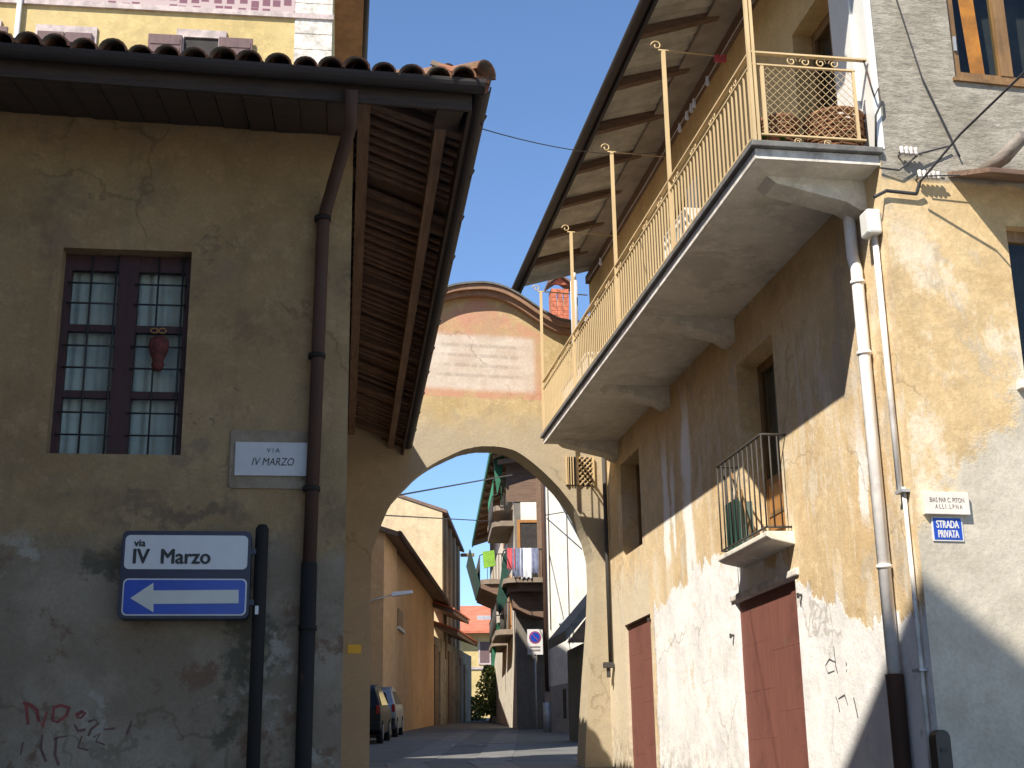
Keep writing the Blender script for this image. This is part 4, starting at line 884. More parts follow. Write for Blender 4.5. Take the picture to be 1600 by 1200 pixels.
# opening lattice under the balcony
a, b, c, d = rect_px(A, V_A - .06, (884, 712), (930, 758))
lt = Thing('lattice_screen', 'small cream lattice screen set in the arch wall under the balcony', 'lattice', A, (a, V_A, c))
lt.part('backing', MB().box(a, b, V_A - .012, V_A - .004, c, d), M['dark_room'])
lt.part('frame', MB().box(a, a + .025, V_A - .05, V_A - .012, c, d).box(b - .025, b, V_A - .05, V_A - .012, c, d).box(a + .17, a + .2, V_A - .05, V_A - .012, c, d), M['cream_iron'])
for i in range(3): lt.part('slat', MB().bar((a + .045 + i * .04, V_A - .03, c), (a + .045 + i * .04, V_A - .03, d), .014, .012), M['cream_iron'])
lw, lh_ = b - a - .225, d - c
for sgn in (1, -1):
    t = -lh_ + .05
    while t < lw:
        x0, x1 = max(0, t), min(lw, t + lh_)
        if x1 - x0 > .02:
            f = (lambda x: a + .2 + x) if sgn > 0 else (lambda x: b - .025 - x)
            lt.part('slat', MB().bar((f(x0), V_A - .025 - .008 * sgn, c + x0 - t), (f(x1), V_A - .025 - .008 * sgn, c + x1 - t), .016, .008, (0, 1, 0)), M['cream_iron'])
        t += .085
a, b, c, d = rect_px(A, V_A - .01, (543, 1007), (564, 1021))
solo('yellow_plate', 'small yellow plate on the shaded pier of the archway', 'sign', A, (a, V_A, c), MB().box(a, b, V_A - .012, V_A - .002, c, d), M['yellow_sign'], bevel=.002)

# ================================================================== HOUSE BESIDE THE VIEWPOINT (outside the frame; its gable throws the corner shadow)
nh = Thing('gabled_neighbour_house', 'tall plain gabled house beside the viewpoint facing the balcony house', 'house', Rr, (-3.43, -1, 0))
rk = lambda v: EYE + 13.96 - .755 * (v - 1.40)                            # the rake seen as the shadow's edge
vr_, ve = -2.5, 6.6; z_r, z_e = rk(vr_), rk(ve)
prof = [(ve, -.4), (ve, z_e), (vr_, z_r), (2 * vr_ - ve, z_e), (2 * vr_ - ve, -.4)]
nh.part('wall', MB().prism([(a, b - .05) if b > 0 else (a, b) for a, b in prof], 'vz', -16, -3.43 - .15), M['left'])
nh.part('roof', MB().hexa([(-16, vr_, z_r - .12), (-3.43, vr_, z_r - .12), (-3.43, ve + .02, rk(ve + .02) - .12), (-16, ve + .02, rk(ve + .02) - .12), (-16, vr_, z_r), (-3.43, vr_, z_r), (-3.43, ve + .02, rk(ve + .02)), (-16, ve + .02, rk(ve + .02))])
        .hexa([(-16, vr_, z_r - .12), (-3.43, vr_, z_r - .12), (-3.43, 2 * vr_ - ve, z_e - .12), (-16, 2 * vr_ - ve, z_e - .12), (-16, vr_, z_r), (-3.43, vr_, z_r), (-3.43, 2 * vr_ - ve, z_e), (-16, 2 * vr_ - ve, z_e)]), M['red_roof'])

# ================================================================== YELLOW HOUSE BEHIND THE TILED EAVES
VY = 23.0; ZY = EYE + 16.0; yu = L.onv(VY, 518, 60)[0]
yh = Thing('yellow_house', 'tall yellow house with painted frieze and brown shutters rising behind the old tiled roof', 'house', L, (yu, VY, 0))
yh.part('wall', MB().box(-14, yu, VY, 30, .5, ZY + .25), M['yellow_house'])
yh.part('shade_wing', MB().box(-14, yu - .05, 30.01, 39.4, .5, EYE + 15.2), M['beige_house'])  # unseen block, added and sized to throw shade over the lane
yz = lambda x, y: L.onv(VY, x, y)
zf0 = yz(517, 30)[1]; zf1 = yz(517, 8)[1]
yh.part('frieze', MB().box(-14, yu + .01, VY - .02, VY - .003, zf0 + .07, zf1 + .1), M['frieze'])
yh.part('string_course', MB().box(-14, yu + .03, VY - .06, VY - .002, zf0 - .04, zf0 + .068), M['pink_trim'])
yh.part('eave', MB().box(yu - .0, yu + .62, VY - .6, 30.2, ZY + .06, ZY + .12).box(-14, yu, VY - .6, VY, ZY + .45, ZY + .5), M['rust_soffit'])
yh.part('roof', MB().hexa([(-14, VY - .7, ZY + .13), (yu + .66, VY - .7, ZY + .13), (yu + .66, 30.2, ZY + .13), (-14, 30.2, ZY + .13), (-12, VY + 2, ZY + 1.2), (yu - 2, VY + 2, ZY + 1.2), (yu - 2, 28, ZY + 1.2), (-12, 28, ZY + 1.2)]), M['red_roof'])
yh.part('gutter', MB().tube([(yu + .67, VY - .65, ZY + .12), (yu + .67, 30.3, ZY + .12)], .075, 8), M['copper'])
# lit white corner panel, as painted quoins
a, b = yz(460, 60)[0], yu + .006
for i in range(6): z = yz(490, 95)[1] - .1 + i * .33; yh.part('quoin', MB().box(a, b, VY - .025, VY - .001, z, z + .315), M['stone_white'])
def ywin(xl, xr, yt, shut):
    u0, zt_ = yz(xl, yt); u1 = yz(xr, yt)[0]; zb = zt_ - 1.7
    w = yh.part('window', MB().box(u0, u1, VY - .01, VY - .003, zb, zt_), M['dark_room'])
    yh.part('trim', MB().box(u0 - .14, u0, VY - .045, VY - .001, zb, zt_ + .16).box(u1, u1 + .14, VY - .045, VY - .001, zb, zt_ + .16).box(u0, u1, VY - .045, VY - .001, zt_, zt_ + .16), M['pink_trim'], w)
    for (sa, sb) in shut:
        p_, q_ = yz(sa, yt)[0], yz(sb, yt)[0]
        yh.part('shutter', MB().box(p_, q_, VY - .10, VY - .05, zb, zt_ - .0), M['shutter'], w, bevel=.01)
        for i in range(9): z = zt_ - .1 - i * .17; yh.part('louvre', MB().box(p_ + .04, q_ - .04, VY - .112, VY - .101, z - .11, z), M['shutter'], w)
ywin(288, 342, 59, ((233, 286), (343, 396)))
ywin(68, 140, 52, ((60, 102), (103, 146)))
ywin(-60, -10, 42, ((-9, 15),))
yh.part('downpipe', MB().tube([(yz(29, 40)[0], VY - .07, 8), (yz(29, 40)[0], VY - .07, ZY)], .05, 8), M['plastic_white'])

# ================================================================== THE LANE BEYOND THE ARCH
def gz(P): return ground_z(P.y)
# --- orange building
p1, p2 = W_at(612, 1100, 43), W_at(678, 1100, 56); FO = frame_from(p1, p2); uo, vo1, _ = FO.l(p1); _, vo2, _ = FO.l(p2)
ze = W_at(640, 908, 49).z
oh = Thing('orange_building', 'orange plastered building with brown eaves where the cars are parked', 'building', FO, (uo, vo1, 1))
oh.part('wall', MB().box(uo - 6, uo, vo1, vo2, 1.5, ze + .3), M['orange_house'])
oh.part('front_block', MB().box(uo - 7, uo + .12, vo1 - 3, vo1 - .01, 1.5, ze + .25), M['orange_house'])
oh.part('roof', MB().hexa([(uo - 6, vo1 - 3.2, ze + 2.2), (uo + .55, vo1 - 3.2, ze), (uo + .55, vo2 + .3, ze), (uo - 6, vo2 + .3, ze + 2.2), (uo - 6, vo1 - 3.2, ze + 2.35), (uo + .55, vo1 - 3.2, ze + .15), (uo + .55, vo2 + .3, ze + .15), (uo - 6, vo2 + .3, ze + 2.35)]), M['wood_dark'])
oh.part('gutter', MB().tube([(uo + .6, vo1 - 3.2, ze + .08), (uo + .6, vo2 + .3, ze + .08)], .09, 8), M['pipe_brown'])
oh.part('downpipe', MB().tube([(uo - .75, vo1 - 3.06, 2), (uo - .75, vo1 - 3.06, ze + .1)], .05, 8), M['orange_house'])
# window in the long wall, shutters closed
v_, z_ = FO.onu(uo, 621, 950); v2_, z2_ = FO.onu(uo, 628, 985)
wn_ = oh.part('window', MB().box(uo - .01, uo + .03, min(v_, v2_), max(v_, v2_) + .1, z2_, z_), M['win_brown'])
oh.part('sill', MB().box(uo - .01, uo + .09, min(v_, v2_) - .1, max(v_, v2_) + .2, z2_ - .1, z2_), M['stone_white'], wn_)
# --- beige house behind it
p1, p2 = W_at(691, 860, 58), W_at(719, 900, 68.5); FB = frame_from(p1, p2); ub, vb1, _ = FB.l(p1); _, vb2, _ = FB.l(p2)
zb_ = W_at(691, 800, 58).z; pkw = 4.0; zpk = zb_ + 1.45
bh = Thing('beige_house', 'beige house with a plain sunlit gable wall above the orange building', 'house', FB, (ub, vb1, 2))
bh.part('gable_wall', MB().prism([(ub, 2), (ub, zb_), (ub - pkw, zpk), (ub - 2 * pkw, zb_), (ub - 2 * pkw, 2)], 'uz', vb1, vb1 + .3), M['beige_house'])
bh.part('side_wall', MB().box(ub - .3, ub - .005, vb1 + .3, vb2, 2, zb_ - .02), M['beige_shade'])
bh.part('rear_wall', MB().box(ub - 2 * pkw, ub - .3, vb2 - .3, vb2, 2, zb_), M['beige_shade'])
sl_ = (zpk - zb_) / pkw
for s in (1, -1):
    e = lambda d, t: (ub - pkw + s * (pkw + d), zb_ - sl_ * d + t)
    a, b = e(.22, .02), (ub - pkw, zpk + .02); mbr = MB().hexa([(a[0], vb1 - .05, a[1]), (b[0], vb1 - .05, b[1]), (b[0], vb2, b[1]), (a[0], vb2, a[1]), (a[0], vb1 - .05, a[1] + .14), (b[0], vb1 - .05, b[1] + .14), (b[0], vb2, b[1] + .14), (a[0], vb2, a[1] + .14)])
    bh.part('roof_slope', mbr, M['wood_dark'])
for i in range(4): v = vb1 + 1 + i * 2.4; bh.part('pilaster', MB().box(ub - .004, ub + .10, v, v + .55, 2, zb_ - .1), M['beige_shade'])
bh.part('chimney_bracket', MB().box(ub + .05, ub + .75, vb2 - .4, vb2 - .2, zb_ - .3, zb_ - .15), M['win_brown'])
# --- old wall with gates between orange building and far house
p1, p2 = W_at(676, 1100, 56.2), W_at(737, 1100, 66); FW = frame_from(p1, p2); uw, vw1, _ = FW.l(p1); _, vw2, _ = FW.l(p2)
zw = W_at(707, 1010, 61).z
ow = Thing('old_yard_wall', 'brown weathered yard wall with boarded gates and small tiled canopies', 'wall', FW, (uw, vw1, 3))
ow.part('wall', MB().box(uw - .5, uw, vw1, vw2, 2, zw), M['old_wall'])
n = 9
for i in range(n):
    v = vw1 + .3 + (vw2 - vw1 - .6) * i / n; ow.part('plank', MB().box(uw - .02, uw + .05 + .03 * (i % 2), v, v + .8, 3, zw - .35 - .2 * (i % 3)), M['old_wall'] if i % 3 else M['wood_v'])
zc_ = W_at(690, 985, 57).z
for (va, vb_, zz, mt) in ((vw1 - .8, vw1 + 3.2, zw + .9, 'wood_dark'), (vw1 + .2, vw1 + 5.5, zw + .15, 'wood_dark')):
    ow.part('canopy', MB().hexa([(uw - .3, va, zz + .35), (uw + 1.0, va, zz - .15), (uw + 1.0, vb_, zz - .15), (uw - .3, vb_, zz + .35), (uw - .3, va, zz + .5), (uw + 1.0, va, zz), (uw + 1.0, vb_, zz), (uw - .3, vb_, zz + .5)]), M[mt])
    ow.part('canopy_tiles', MB().hexa([(uw - .3, va, zz + .51), (uw + 1.05, va, zz + .01), (uw + 1.05, vb_, zz + .01), (uw - .3, vb_, zz + .51), (uw - .3, va, zz + .58), (uw + 1.05, va, zz + .08), (uw + 1.05, vb_, zz + .08), (uw - .3, vb_, zz + .58)]), M['red_roof'])
# --- far house closing the lane
DF = 88; FH = Frame(-.06); q = W_at(745, 1000, DF); uq, vq_, _ = FH.l(q)
zE = W_at(745, 990, DF).z; zR = W_at(745, 950, DF + 5).z
fh = Thing('far_yellow_house', 'pale yellow house with red tiled roof closing the end of the lane', 'house', FH, (uq, vq_, 5))
fh.part('wall', MB().box(uq - 6, uq + 8, vq_, vq_ + 10, 4, zE), M['yellow_house'])
fh.part('roof', MB().hexa([(uq - 6.5, vq_ - .8, zE - .05), (uq + 8.5, vq_ - .8, zE - .05), (uq + 8.5, vq_ + 5, zR), (uq - 6.5, vq_ + 5, zR), (uq - 6.5, vq_ - .8, zE + .12), (uq + 8.5, vq_ - .8, zE + .12), (uq + 8.5, vq_ + 5, zR + .15), (uq - 6.5, vq_ + 5, zR + .15)]), M['red_roof'])
fh.part('rear_slope', MB().hexa([(uq - 6.5, vq_ + 5.01, zR), (uq + 8.5, vq_ + 5.01, zR), (uq + 8.5, vq_ + 10.8, zE), (uq - 6.5, vq_ + 10.8, zE), (uq - 6.5, vq_ + 5.01, zR + .15), (uq + 8.5, vq_ + 5.01, zR + .15), (uq + 8.5, vq_ + 10.8, zE + .15), (uq - 6.5, vq_ + 10.8, zE + .15)]), M['red_roof'])
a, b, c, d = [*FH.onv(vq_, 750, 1003), *FH.onv(vq_, 765, 1036)]
w_ = fh.part('window', MB().box(a, c, vq_ - .03, vq_ + .01, d, b), M['shutter']); fh.part('frame', MB().box(a - .1, a, vq_ - .06, vq_, d, b).box(c, c + .1, vq_ - .06, vq_, d, b).box(a - .1, c + .1, vq_ - .06, vq_, d - .1, d - .003), M['pink_trim'], w_)
a2, b2 = FH.onv(vq_ + 2, 757, 977); fh.part('skylight', MB().box(a2 - .5, a2 + .4, vq_ + 1.6, vq_ + 2.2, zE + 1.0, zE + 1.35), M['zinc'])
fh.part('string_course', MB().box(uq - 6, uq + 8, vq_ - .08, vq_ - .002, FH.onv(vq_, 740, 1046)[1], FH.onv(vq_, 740, 1042)[1]), M['pink_trim'])

# --- white house on the right of the lane
p1, p2 = W_at(853, 1100, 42), W_at(942, 1100, 37.5); d_ = p2 - p1; FWt = Frame(-math.atan2(d_.y, d_.x)); ua, va_, _ = FWt.l(p1); ub_, _, _ = FWt.l(p2)
zt_ = 14.6
wh_ = Thing('white_house', 'bright white house wall with grey dado seen through the archway', 'house', FWt, (ua, va_, 3))
wh_.part('wall', MB().box(ua, ub_ + 3, va_, va_ + 8, 2.0, zt_), M['white_house'])
zd = FWt.onv(va_, 880, 1069)[1]
wh_.part('dado', MB().box(ua + .001, ub_ + 3, va_ - .03, va_ - .002, 2.0, zd), M['grey_dado'])
wh_.part('roof', MB().box(ua - .2, ub_ + 3.2, va_ - .2, va_ + 8.2, zt_ + .003, zt_ + .12), M['red_roof'])
for x_ in (889, 860): u_ = FWt.onv(va_, x_, 900)[0]; wh_.part('wall_cable', MB().tube([(u_, va_ - .03, FWt.onv(va_, x_, 985)[1]), (u_ + .02, va_ - .03, zt_ - 1)], .012 if x_ == 889 else .014, 6), M['cable'])
u_, z_ = FWt.onv(va_, 893, 972)
for i in range(2): wh_.part('wall_bracket', MB().bar((u_ - .1 + i * .3, va_ - .02, z_ + .1), (u_ + .05 + i * .3, va_ - .35, z_ - .15), .08, .2), M['zinc'])
u_, z0_ = FWt.onv(va_, 884, 1090); wh_.part('grate', MB().box(u_ - .1, u_ + .1, va_ - .05, va_ - .031, z0_ - .6, z0_ + .25), M['dark_iron'])
# brick chimney on its roof
cc = W_at(874, 500, 43); cz = W_at(874, 437, 43).z
ch = Thing('brick_chimney', 'red brick chimney with small gabled hood and dark openings', 'chimney', L, (*L.l(cc)[:2], zt_ + .1))
cu_, cv_, _ = L.l(cc); hw = .30; z0c = zt_ + .1; z1c = cz - .28
rows = int((z1c - z0c) / .16)
ch.part('core', MB().box(cu_ - hw + .02, cu_ + hw - .02, cv_ - hw + .02, cv_ + hw - .02, z0c, z1c - .55), M['mortar'])
bk = None
for r in range(rows):
    z = z0c + r * .16
    if r >= rows - 4:                                                  # openwork top: only the piers
        cols = [(-hw, .17), (-.085, .17), (hw - .17, .17)] if r < rows - 1 else [(-hw + i * .2, .195) for i in range(3)]
    else: cols = [(-hw + i * .2 + (0 if r % 2 else -.0), .19) for i in range(3)]
    for (o_, w_) in cols:
        ch.part('brick', MB().box(cu_ + o_, cu_ + o_ + w_, cv_ - hw, cv_ - hw + .12, z + .006, z + .152), M['brick'])
        ch.part('brick', MB().box(cu_ - hw, cu_ - hw + .1, cv_ - hw + .125 + (o_ + hw) * .8, cv_ - hw + .125 + (o_ + hw) * .8 + w_ * .75, z + .006, z + .152), M['brick'])
for s in (-1, 1): ch.part('hood', MB().hexa([(cu_, cv_ - hw - .12, cz), (cu_ + s * (hw + .14), cv_ - hw - .12, z1c - .03), (cu_ + s * (hw + .14), cv_ + hw + .1, z1c - .03), (cu_, cv_ + hw + .1, cz), (cu_, cv_ - hw - .12, cz + .07), (cu_ + s * (hw + .14), cv_ - hw - .12, z1c + .05), (cu_ + s * (hw + .14), cv_ + hw + .1, z1c + .05), (cu_, cv_ + hw + .1, cz + .07)]), M['wood_dark'])
ch.part('hood_gable', MB().prism([(cu_ - hw, z1c), (cu_ + hw, z1c), (cu_, cz - .02)], 'uz', cv_ - hw + .02, cv_ - hw + .1), M['brick'])

# --- narrow house with balconies
p1, p2 = W_at(808, 1100, 46), W_at(768, 1100, 64); FN = frame_from(p1, p2); un, vn1, _ = FN.l(p1); _, vn2, _ = FN.l(p2)
zN = W_at(790, 712, 46).z
nr = Thing('narrow_balcony_house', 'narrow old house with stacked balconies hung with laundry and green awnings', 'house', FN, (un, vn1, 3))
nr.part('wall', MB().box(un, un + 5, vn1 + .01, vn2, 2.5, zN), M['narrow_house'])
nr.part('front_wall', MB().box(un - .004, un + 5, vn1 - .12, vn1 + .008, 2.5, zN - .01), M['narrow_shade'])
nr.part('roof', MB().hexa([(un - .8, vn1 - .9, zN - .1), (un + 4, vn1 - .9, zN + 1.4), (un + 4, vn2 + .3, zN + 1.4), (un - .8, vn2 + .3, zN - .1), (un - .8, vn1 - .9, zN + .06), (un + 4, vn1 - .9, zN + 1.56), (un + 4, vn2 + .3, zN + 1.56), (un - .8, vn2 + .3, zN + .06)]), M['wood_dark'])
for i in range(12): v = vn1 - .6 + i * 1.5; nr.part('rafter', MB().bar((un - .75, v, zN - .18), (un + .2, v, zN + .15), .12, .14), M['win_brown'])
nr.part('eave_board', MB().box(un - .86, un - .81, vn1 - .95, vn2 + .3, zN - .16, zN + .08), M['green'])
def nbalc(vc, ln, z, dep, rails, name='balcony', rnd=True):
    sl_ = nr.part(name, MB().prism([(un + .02, vc), (un - dep + .35, vc), (un - dep + .1, vc + .12), (un - dep, vc + .4), (un - dep, vc + ln), (un + .02, vc + ln)], 'uv', z - .18, z), M['balcony_brown'])
    nr.part('rail', MB().tube([(un, vc + .03, z + .95), (un - dep + .35, vc + .03, z + .95), (un - dep + .1, vc + .15, z + .95), (un - dep + .03, vc + .4, z + .95), (un - dep + .03, vc + ln, z + .95)], .02, 5), rails, sl_)
    P = [(un - .1 - t * (dep - .4) / 6, vc + .03) for t in range(7)] + [(un - dep + .03, vc + .4 + t * .16) for t in range(int((ln - .4) / .16))]
    b_ = None
    for (a, b) in P:
        if b_ is None: b_ = nr.part('baluster', MB().tube([(a, b, z), (a, b, z + .95)], .011, 4), rails, sl_); f_ = (a, b)
        else: nr.again(b_, (a - f_[0], b - f_[1], 0))
    return sl_
def nz(x, y, d=46): return W_at(x, y, d).z
# corner balcony hung with laundry: wraps the front wall
zb1 = nz(820, 906, 45)
lu0, _, _ = FN.l(W_at(787, 905, 44.6)); lu1, vl, _ = FN.l(W_at(850, 905, 44.6)); vl -= .2
fb = nr.part('corner_balcony', MB().prism([(lu0, vn1), (lu0, vl + .35), (lu0 + .12, vl + .1), (lu0 + .4, vl), (lu1, vl), (lu1, vn1)], 'uv', zb1 - .16, zb1), M['balcony_brown'])
nr.part('balcony_soffit', MB().prism([(lu0 + .15, vn1), (lu0 + .2, vl + .5), (lu0 + .5, vl + .2), (lu1, vl + .2), (lu1, vn1)], 'uv', zb1 - .42, zb1 - .163), M['wood_dark'], fb)
nr.part('balcony_bracket', MB().prism([(lu0 + .25, zb1 - .423), (lu1, zb1 - .423), (lu1, zb1 - 1.25), (lu1 - .5, zb1 - 1.15), (lu1 - 1.0, zb1 - .9)], 'uz', vn1 - .9, vn1 - .125), M['wood_dark'], fb)
nr.part('rail', MB().tube([(lu0 + .03, vn1, zb1 + .95), (lu0 + .03, vl + .35, zb1 + .95), (lu0 + .15, vl + .12, zb1 + .95), (lu0 + .4, vl + .03, zb1 + .95), (lu1, vl + .03, zb1 + .95)], .022, 5), M['dark_iron'], fb)
b_ = None
for i in range(16):
    a = lu0 + .3 + (lu1 - lu0 - .3) * i / 15
    if b_ is None: b_ = nr.part('baluster', MB().tube([(a, vl + .04, zb1), (a, vl + .04, zb1 + .95)], .012, 4), M['dark_iron'], fb); a0_ = a
    else: nr.again(b_, (a - a0_, 0, 0))
# upper storeys on the lane side
s2 = nbalc(vn1 + .2, 3.6, nz(786, 820, 47), .75, M['dark_iron'])
s3 = nbalc(vn1 + .6, 4.5, nz(780, 775, 47) - .4, .7, M['green'])
s4 = nbalc(vn1 + 1.5, 3.2, nz(795, 990, 49), .6, M['dark_iron']); s5 = nbalc(vn1 + 5.2, 3.0, nz(780, 1008, 53), .55, M['dark_iron'])
for (v, zl, h_) in ((vn1 + 1.2, nz(786, 820, 47), 2.1), (vn1 + 1.5, nz(780, 775, 47) - .4, 2.0), (vn1 + 2.3, nz(795, 990, 49), 1.9), (vn1 + 6, nz(780, 1008, 53), 1.9), (vn1 + 5, nz(786, 820, 47), 2.0)):
    w_ = nr.part('door', MB().box(un - .03, un + .01, v, v + 1.0, zl, zl + h_), M['shutter']); nr.part('frame', MB().box(un - .05, un, v - .1, v, zl, zl + h_ + .1).box(un - .05, un, v + 1.0, v + 1.1, zl, zl + h_ + .1).box(un - .05, un, v, v + 1.0, zl + h_ + .003, zl + h_ + .1), M['door_wood'], w_)
# front wall: door above the corner balcony
a, b = FN.onv(vn1 - .12, 812, 800)[0], FN.onv(vn1 - .12, 838, 800)[0]
w_ = nr.part('door', MB().box(a, a + .75, vn1 - .15, vn1 - .12, zb1, zb1 + 2.1), M['dark_room']); nr.part('frame', MB().box(a - .1, a, vn1 - .18, vn1 - .121, zb1, zb1 + 2.2).box(a + .75, a + .87, vn1 - .18, vn1 - .121, zb1, zb1 + 2.2).box(a, a + .75, vn1 - .18, vn1 - .121, zb1 + 2.103, zb1 + 2.2), M['door_wood'], w_)
nr.part('white_panel', MB().box(b - .55, b, vn1 - .14, vn1 - .121, zb1 + 1.6, zb1 + 4.0), M['white_house'])
a, b, c, d = [*FN.onv(vn1 - .14, 790, 716), *FN.onv(vn1 - .14, 838, 784)]
lg_ = nr.part('overhang_panel', MB().box(a, c, vn1 - .15, vn1 - .122, d, zN - .02), M['wood_dark'])  # flat dark panel added in place of the roof overhang's dark underside
nr.part('overhang_beam', MB().bar((a - .3, vn1 - .5, zN - .35), (c + .2, vn1 - .5, zN - .15), .12, .16), M['wood_v'], lg_)
nr.part('overhang_post', MB().box(c, c + .16, vn1 - .24, vn1 - .122, zb1, zN - .02), M['wood_v'], lg_)
# laundry on the corner balcony
for i, (x_, w_, h_, mt, lb) in enumerate(((798, .26, .7, 'cloth_red', 'red cloth hung over the corner balcony rail'), (808, .34, .95, 'cloth_blue', 'blue grey trousers hung on the corner balcony rail'), (821, .38, 1.0, 'cloth_white', 'pale shirt hung in the middle of the corner balcony rail'), (834, .30, .85, 'cloth_blue', 'blue grey shirt hung at the wall end of the corner balcony rail'))):
    uu = FN.l(W_at(x_, 880, 44.6))[0]; mb = MB(); nn = 8
    for k in range(nn):
        f = lambda t: (uu - w_ / 2 + w_ * t, vl - .03 - .02 * math.sin(t * 14 + i))
        (a, b), (c, d) = f(k / nn), f((k + 1) / nn); j0, j1 = .05 * math.sin(k * 2.1 + i), .05 * math.sin((k + 1) * 2.1 + i)
        mb.face([(a, b, zb1 + .98), (c, d, zb1 + .98), (c, d - .03, zb1 + .98 - h_ + j1), (a, b - .03, zb1 + .98 - h_ + j0)], True)
        mb.face([(a, b, zb1 + .98), (c, d, zb1 + .98), (c, d + .09, zb1 + .7), (a, b + .09, zb1 + .7)], True)
    solo('laundry', lb, 'laundry', FN, (uu, vl, zb1), mb, M[mt], group='laundry on the corner balcony')
# green awnings and nets, lime cloth
def drape(px, d, mat, name, label, cat, thick=.12):
    pts = [FN.l(W_at(x, y, d)) for x, y in px]; v = sum(p[1] for p in pts) / len(pts)
    return solo(name, label, cat, FN, (pts[0][0], v, min(p[2] for p in pts)), MB().prism([(p[0], p[2]) for p in pts], 'uz', v - thick, v + thick), M[mat])
drape([(771, 710), (789, 708), (783, 748), (777, 772), (773, 742)], 46.2, 'green', 'folded_awning', 'green folded awning hanging under the narrow house eaves', 'awning')
drape([(786, 868), (798, 862), (792, 905), (796, 930), (780, 962), (776, 935), (782, 905)], 46.0, 'green_dark', 'hanging_net', 'dark green net hanging beside the laundry balcony', 'net')
s6 = nbalc(vn1 + 4.4, 4.6, nz(770, 908, 51), 1.05, M['dark_iron'])
nr.part('balcony_underside', MB().hexa([(un - 1.0, vn1 + 4.5, nz(770, 908, 51) - .32), (un, vn1 + 4.5, nz(770, 908, 51) - .75), (un, vn1 + 8.9, nz(770, 908, 51) - .75), (un - 1.0, vn1 + 8.9, nz(770, 908, 51) - .32), (un - 1.0, vn1 + 4.5, nz(770, 908, 51) - .183), (un, vn1 + 4.5, nz(770, 908, 51) - .183), (un, vn1 + 8.9, nz(770, 908, 51) - .183), (un - 1.0, vn1 + 8.9, nz(770, 908, 51) - .183)]), M['wood_dark'], s6)
zb6 = nz(770, 908, 51); nr.part('sloping_blind', MB().hexa([(un - 1.04, vn1 + 4.6, zb6 - .25), (un - 1.0, vn1 + 4.6, zb6 - .25), (un - 1.0, vn1 + 8.8, zb6 - .25), (un - 1.04, vn1 + 8.8, zb6 - .25), (un - 1.42, vn1 + 4.6, zb6 + 1.15), (un - 1.38, vn1 + 4.6, zb6 + 1.15), (un - 1.38, vn1 + 8.8, zb6 + 1.15), (un - 1.42, vn1 + 8.8, zb6 + 1.15)]), M['green_dark'], s6)
drape([(754, 862), (772, 860), (774, 884), (756, 888)], 50.3, 'lime', 'lime_cloth', 'lime green cloth drying on the far balcony', 'cloth', .05)
drape([(770, 976), (782, 972), (784, 1000), (776, 1012), (772, 1040), (768, 1040)], 52, 'green', 'drawn_awning', 'green drawn awning low on the narrow house', 'awning', .06)
# no parking sign
sq = W_at(836, 1003, 45.4); su_, sv_, sz_ = FN.l(sq); k_ = 45.4 / FPX
ns = Thing('no_parking_sign', 'no parking sign plate with blue disc on the dark lane wall', 'sign', FN, (su_, sv_, sz_))
w2_, h2_ = 12 * k_, 19.5 * k_
ns.part('plate', MB().box(su_ - w2_, su_ + w2_, sv_ - .02, sv_, sz_ - h2_, sz_ + h2_), M['sign_white'])
def disc(r, t0, t1, cz_): return MB().prism([(su_ + r * math.cos(t * math.pi / 14), cz_ + r * math.sin(t * math.pi / 14)) for t in range(28)], 'uz', sv_ - t1, sv_ - t0)
ns.part('disc', disc(9.5 * k_, .021, .03, sz_ + 7 * k_), simple('sign_red_worn', c4(.22, .04, .12), .5)); ns.part('disc_centre', disc(7.2 * k_, .031, .036, sz_ + 7 * k_), M['sign_blue'])
ns.part('disc_bar', MB().bar((su_ - 5 * k_, sv_ - .04, sz_ + 12 * k_), (su_ + 5 * k_, sv_ - .04, sz_ + 2 * k_), .03, .004, (0, 1, 0)), simple('sign_red_bar', c4(.22, .04, .12), .5))
for dz in (-8, -13): ns.part('text_bar', MB().box(su_ - 8 * k_, su_ + 8 * k_, sv_ - .024, sv_ - .0205, sz_ + (dz - 1.4) * k_, sz_ + (dz + 1.4) * k_), M['ink_soft'])
ns.part('pole', MB().tube([(su_, sv_ + .05, 2.5), (su_, sv_ + .05, sz_ + h2_)], .03, 8), M['zinc'])
# corner downpipe with pale guard
gp_ = W_at(853, 1000, 41.6); wp = Thing('guarded_downpipe', 'lane downpipe with a pale protective guard at its foot', 'downpipe', WF, (gp_.x, gp_.y, gz(gp_)))
wp.part('pipe', MB().tube([(gp_.x, gp_.y, gz(gp_) + 1.2), (gp_.x, gp_.y, 13.5)], .06, 8), M['pipe_brown'])
wp.part('guard', MB().tube([(gp_.x, gp_.y, gz(gp_) - .05), (gp_.x, gp_.y, W_at(853, 1098, 41.6).z)], .13, 12), M['zinc'])
# lean-to by the arch
p1 = W_at(884, 1000, 31); FLn = Frame(A_R); a, v, z = FLn.l(p1); b, _, zt2 = FLn.l(W_at(930, 940, 31))
ln_ = Thing('lean_to_roof', 'dark lean-to roof projecting from the wall behind the arch pier', 'lean-to', FLn, (b, v, 2))
ln_.part('roof', MB().hexa([(a, v, z - .02), (b + .3, v, zt2 + .25), (b + .3, v + 2.2, zt2 + .25), (a, v + 2.2, z - .02), (a, v, z + .22), (b + .3, v, zt2 + .5), (b + .3, v + 2.2, zt2 + .5), (a, v + 2.2, z + .22)]), M['stone_dark'])
ln_.part('gable_board', MB().prism([(a + .05, z - .05), (b + .3, z - .05), (b + .3, zt2 + .24)], 'uz', v + .05, v + .12), M['wood_dark'])
ln_.part('wall', MB().box(FLn.l(W_at(915, 1080, 31))[0], b + .3, v + .15, v + 2.0, 1.8, z - .06), M['narrow_shade'])

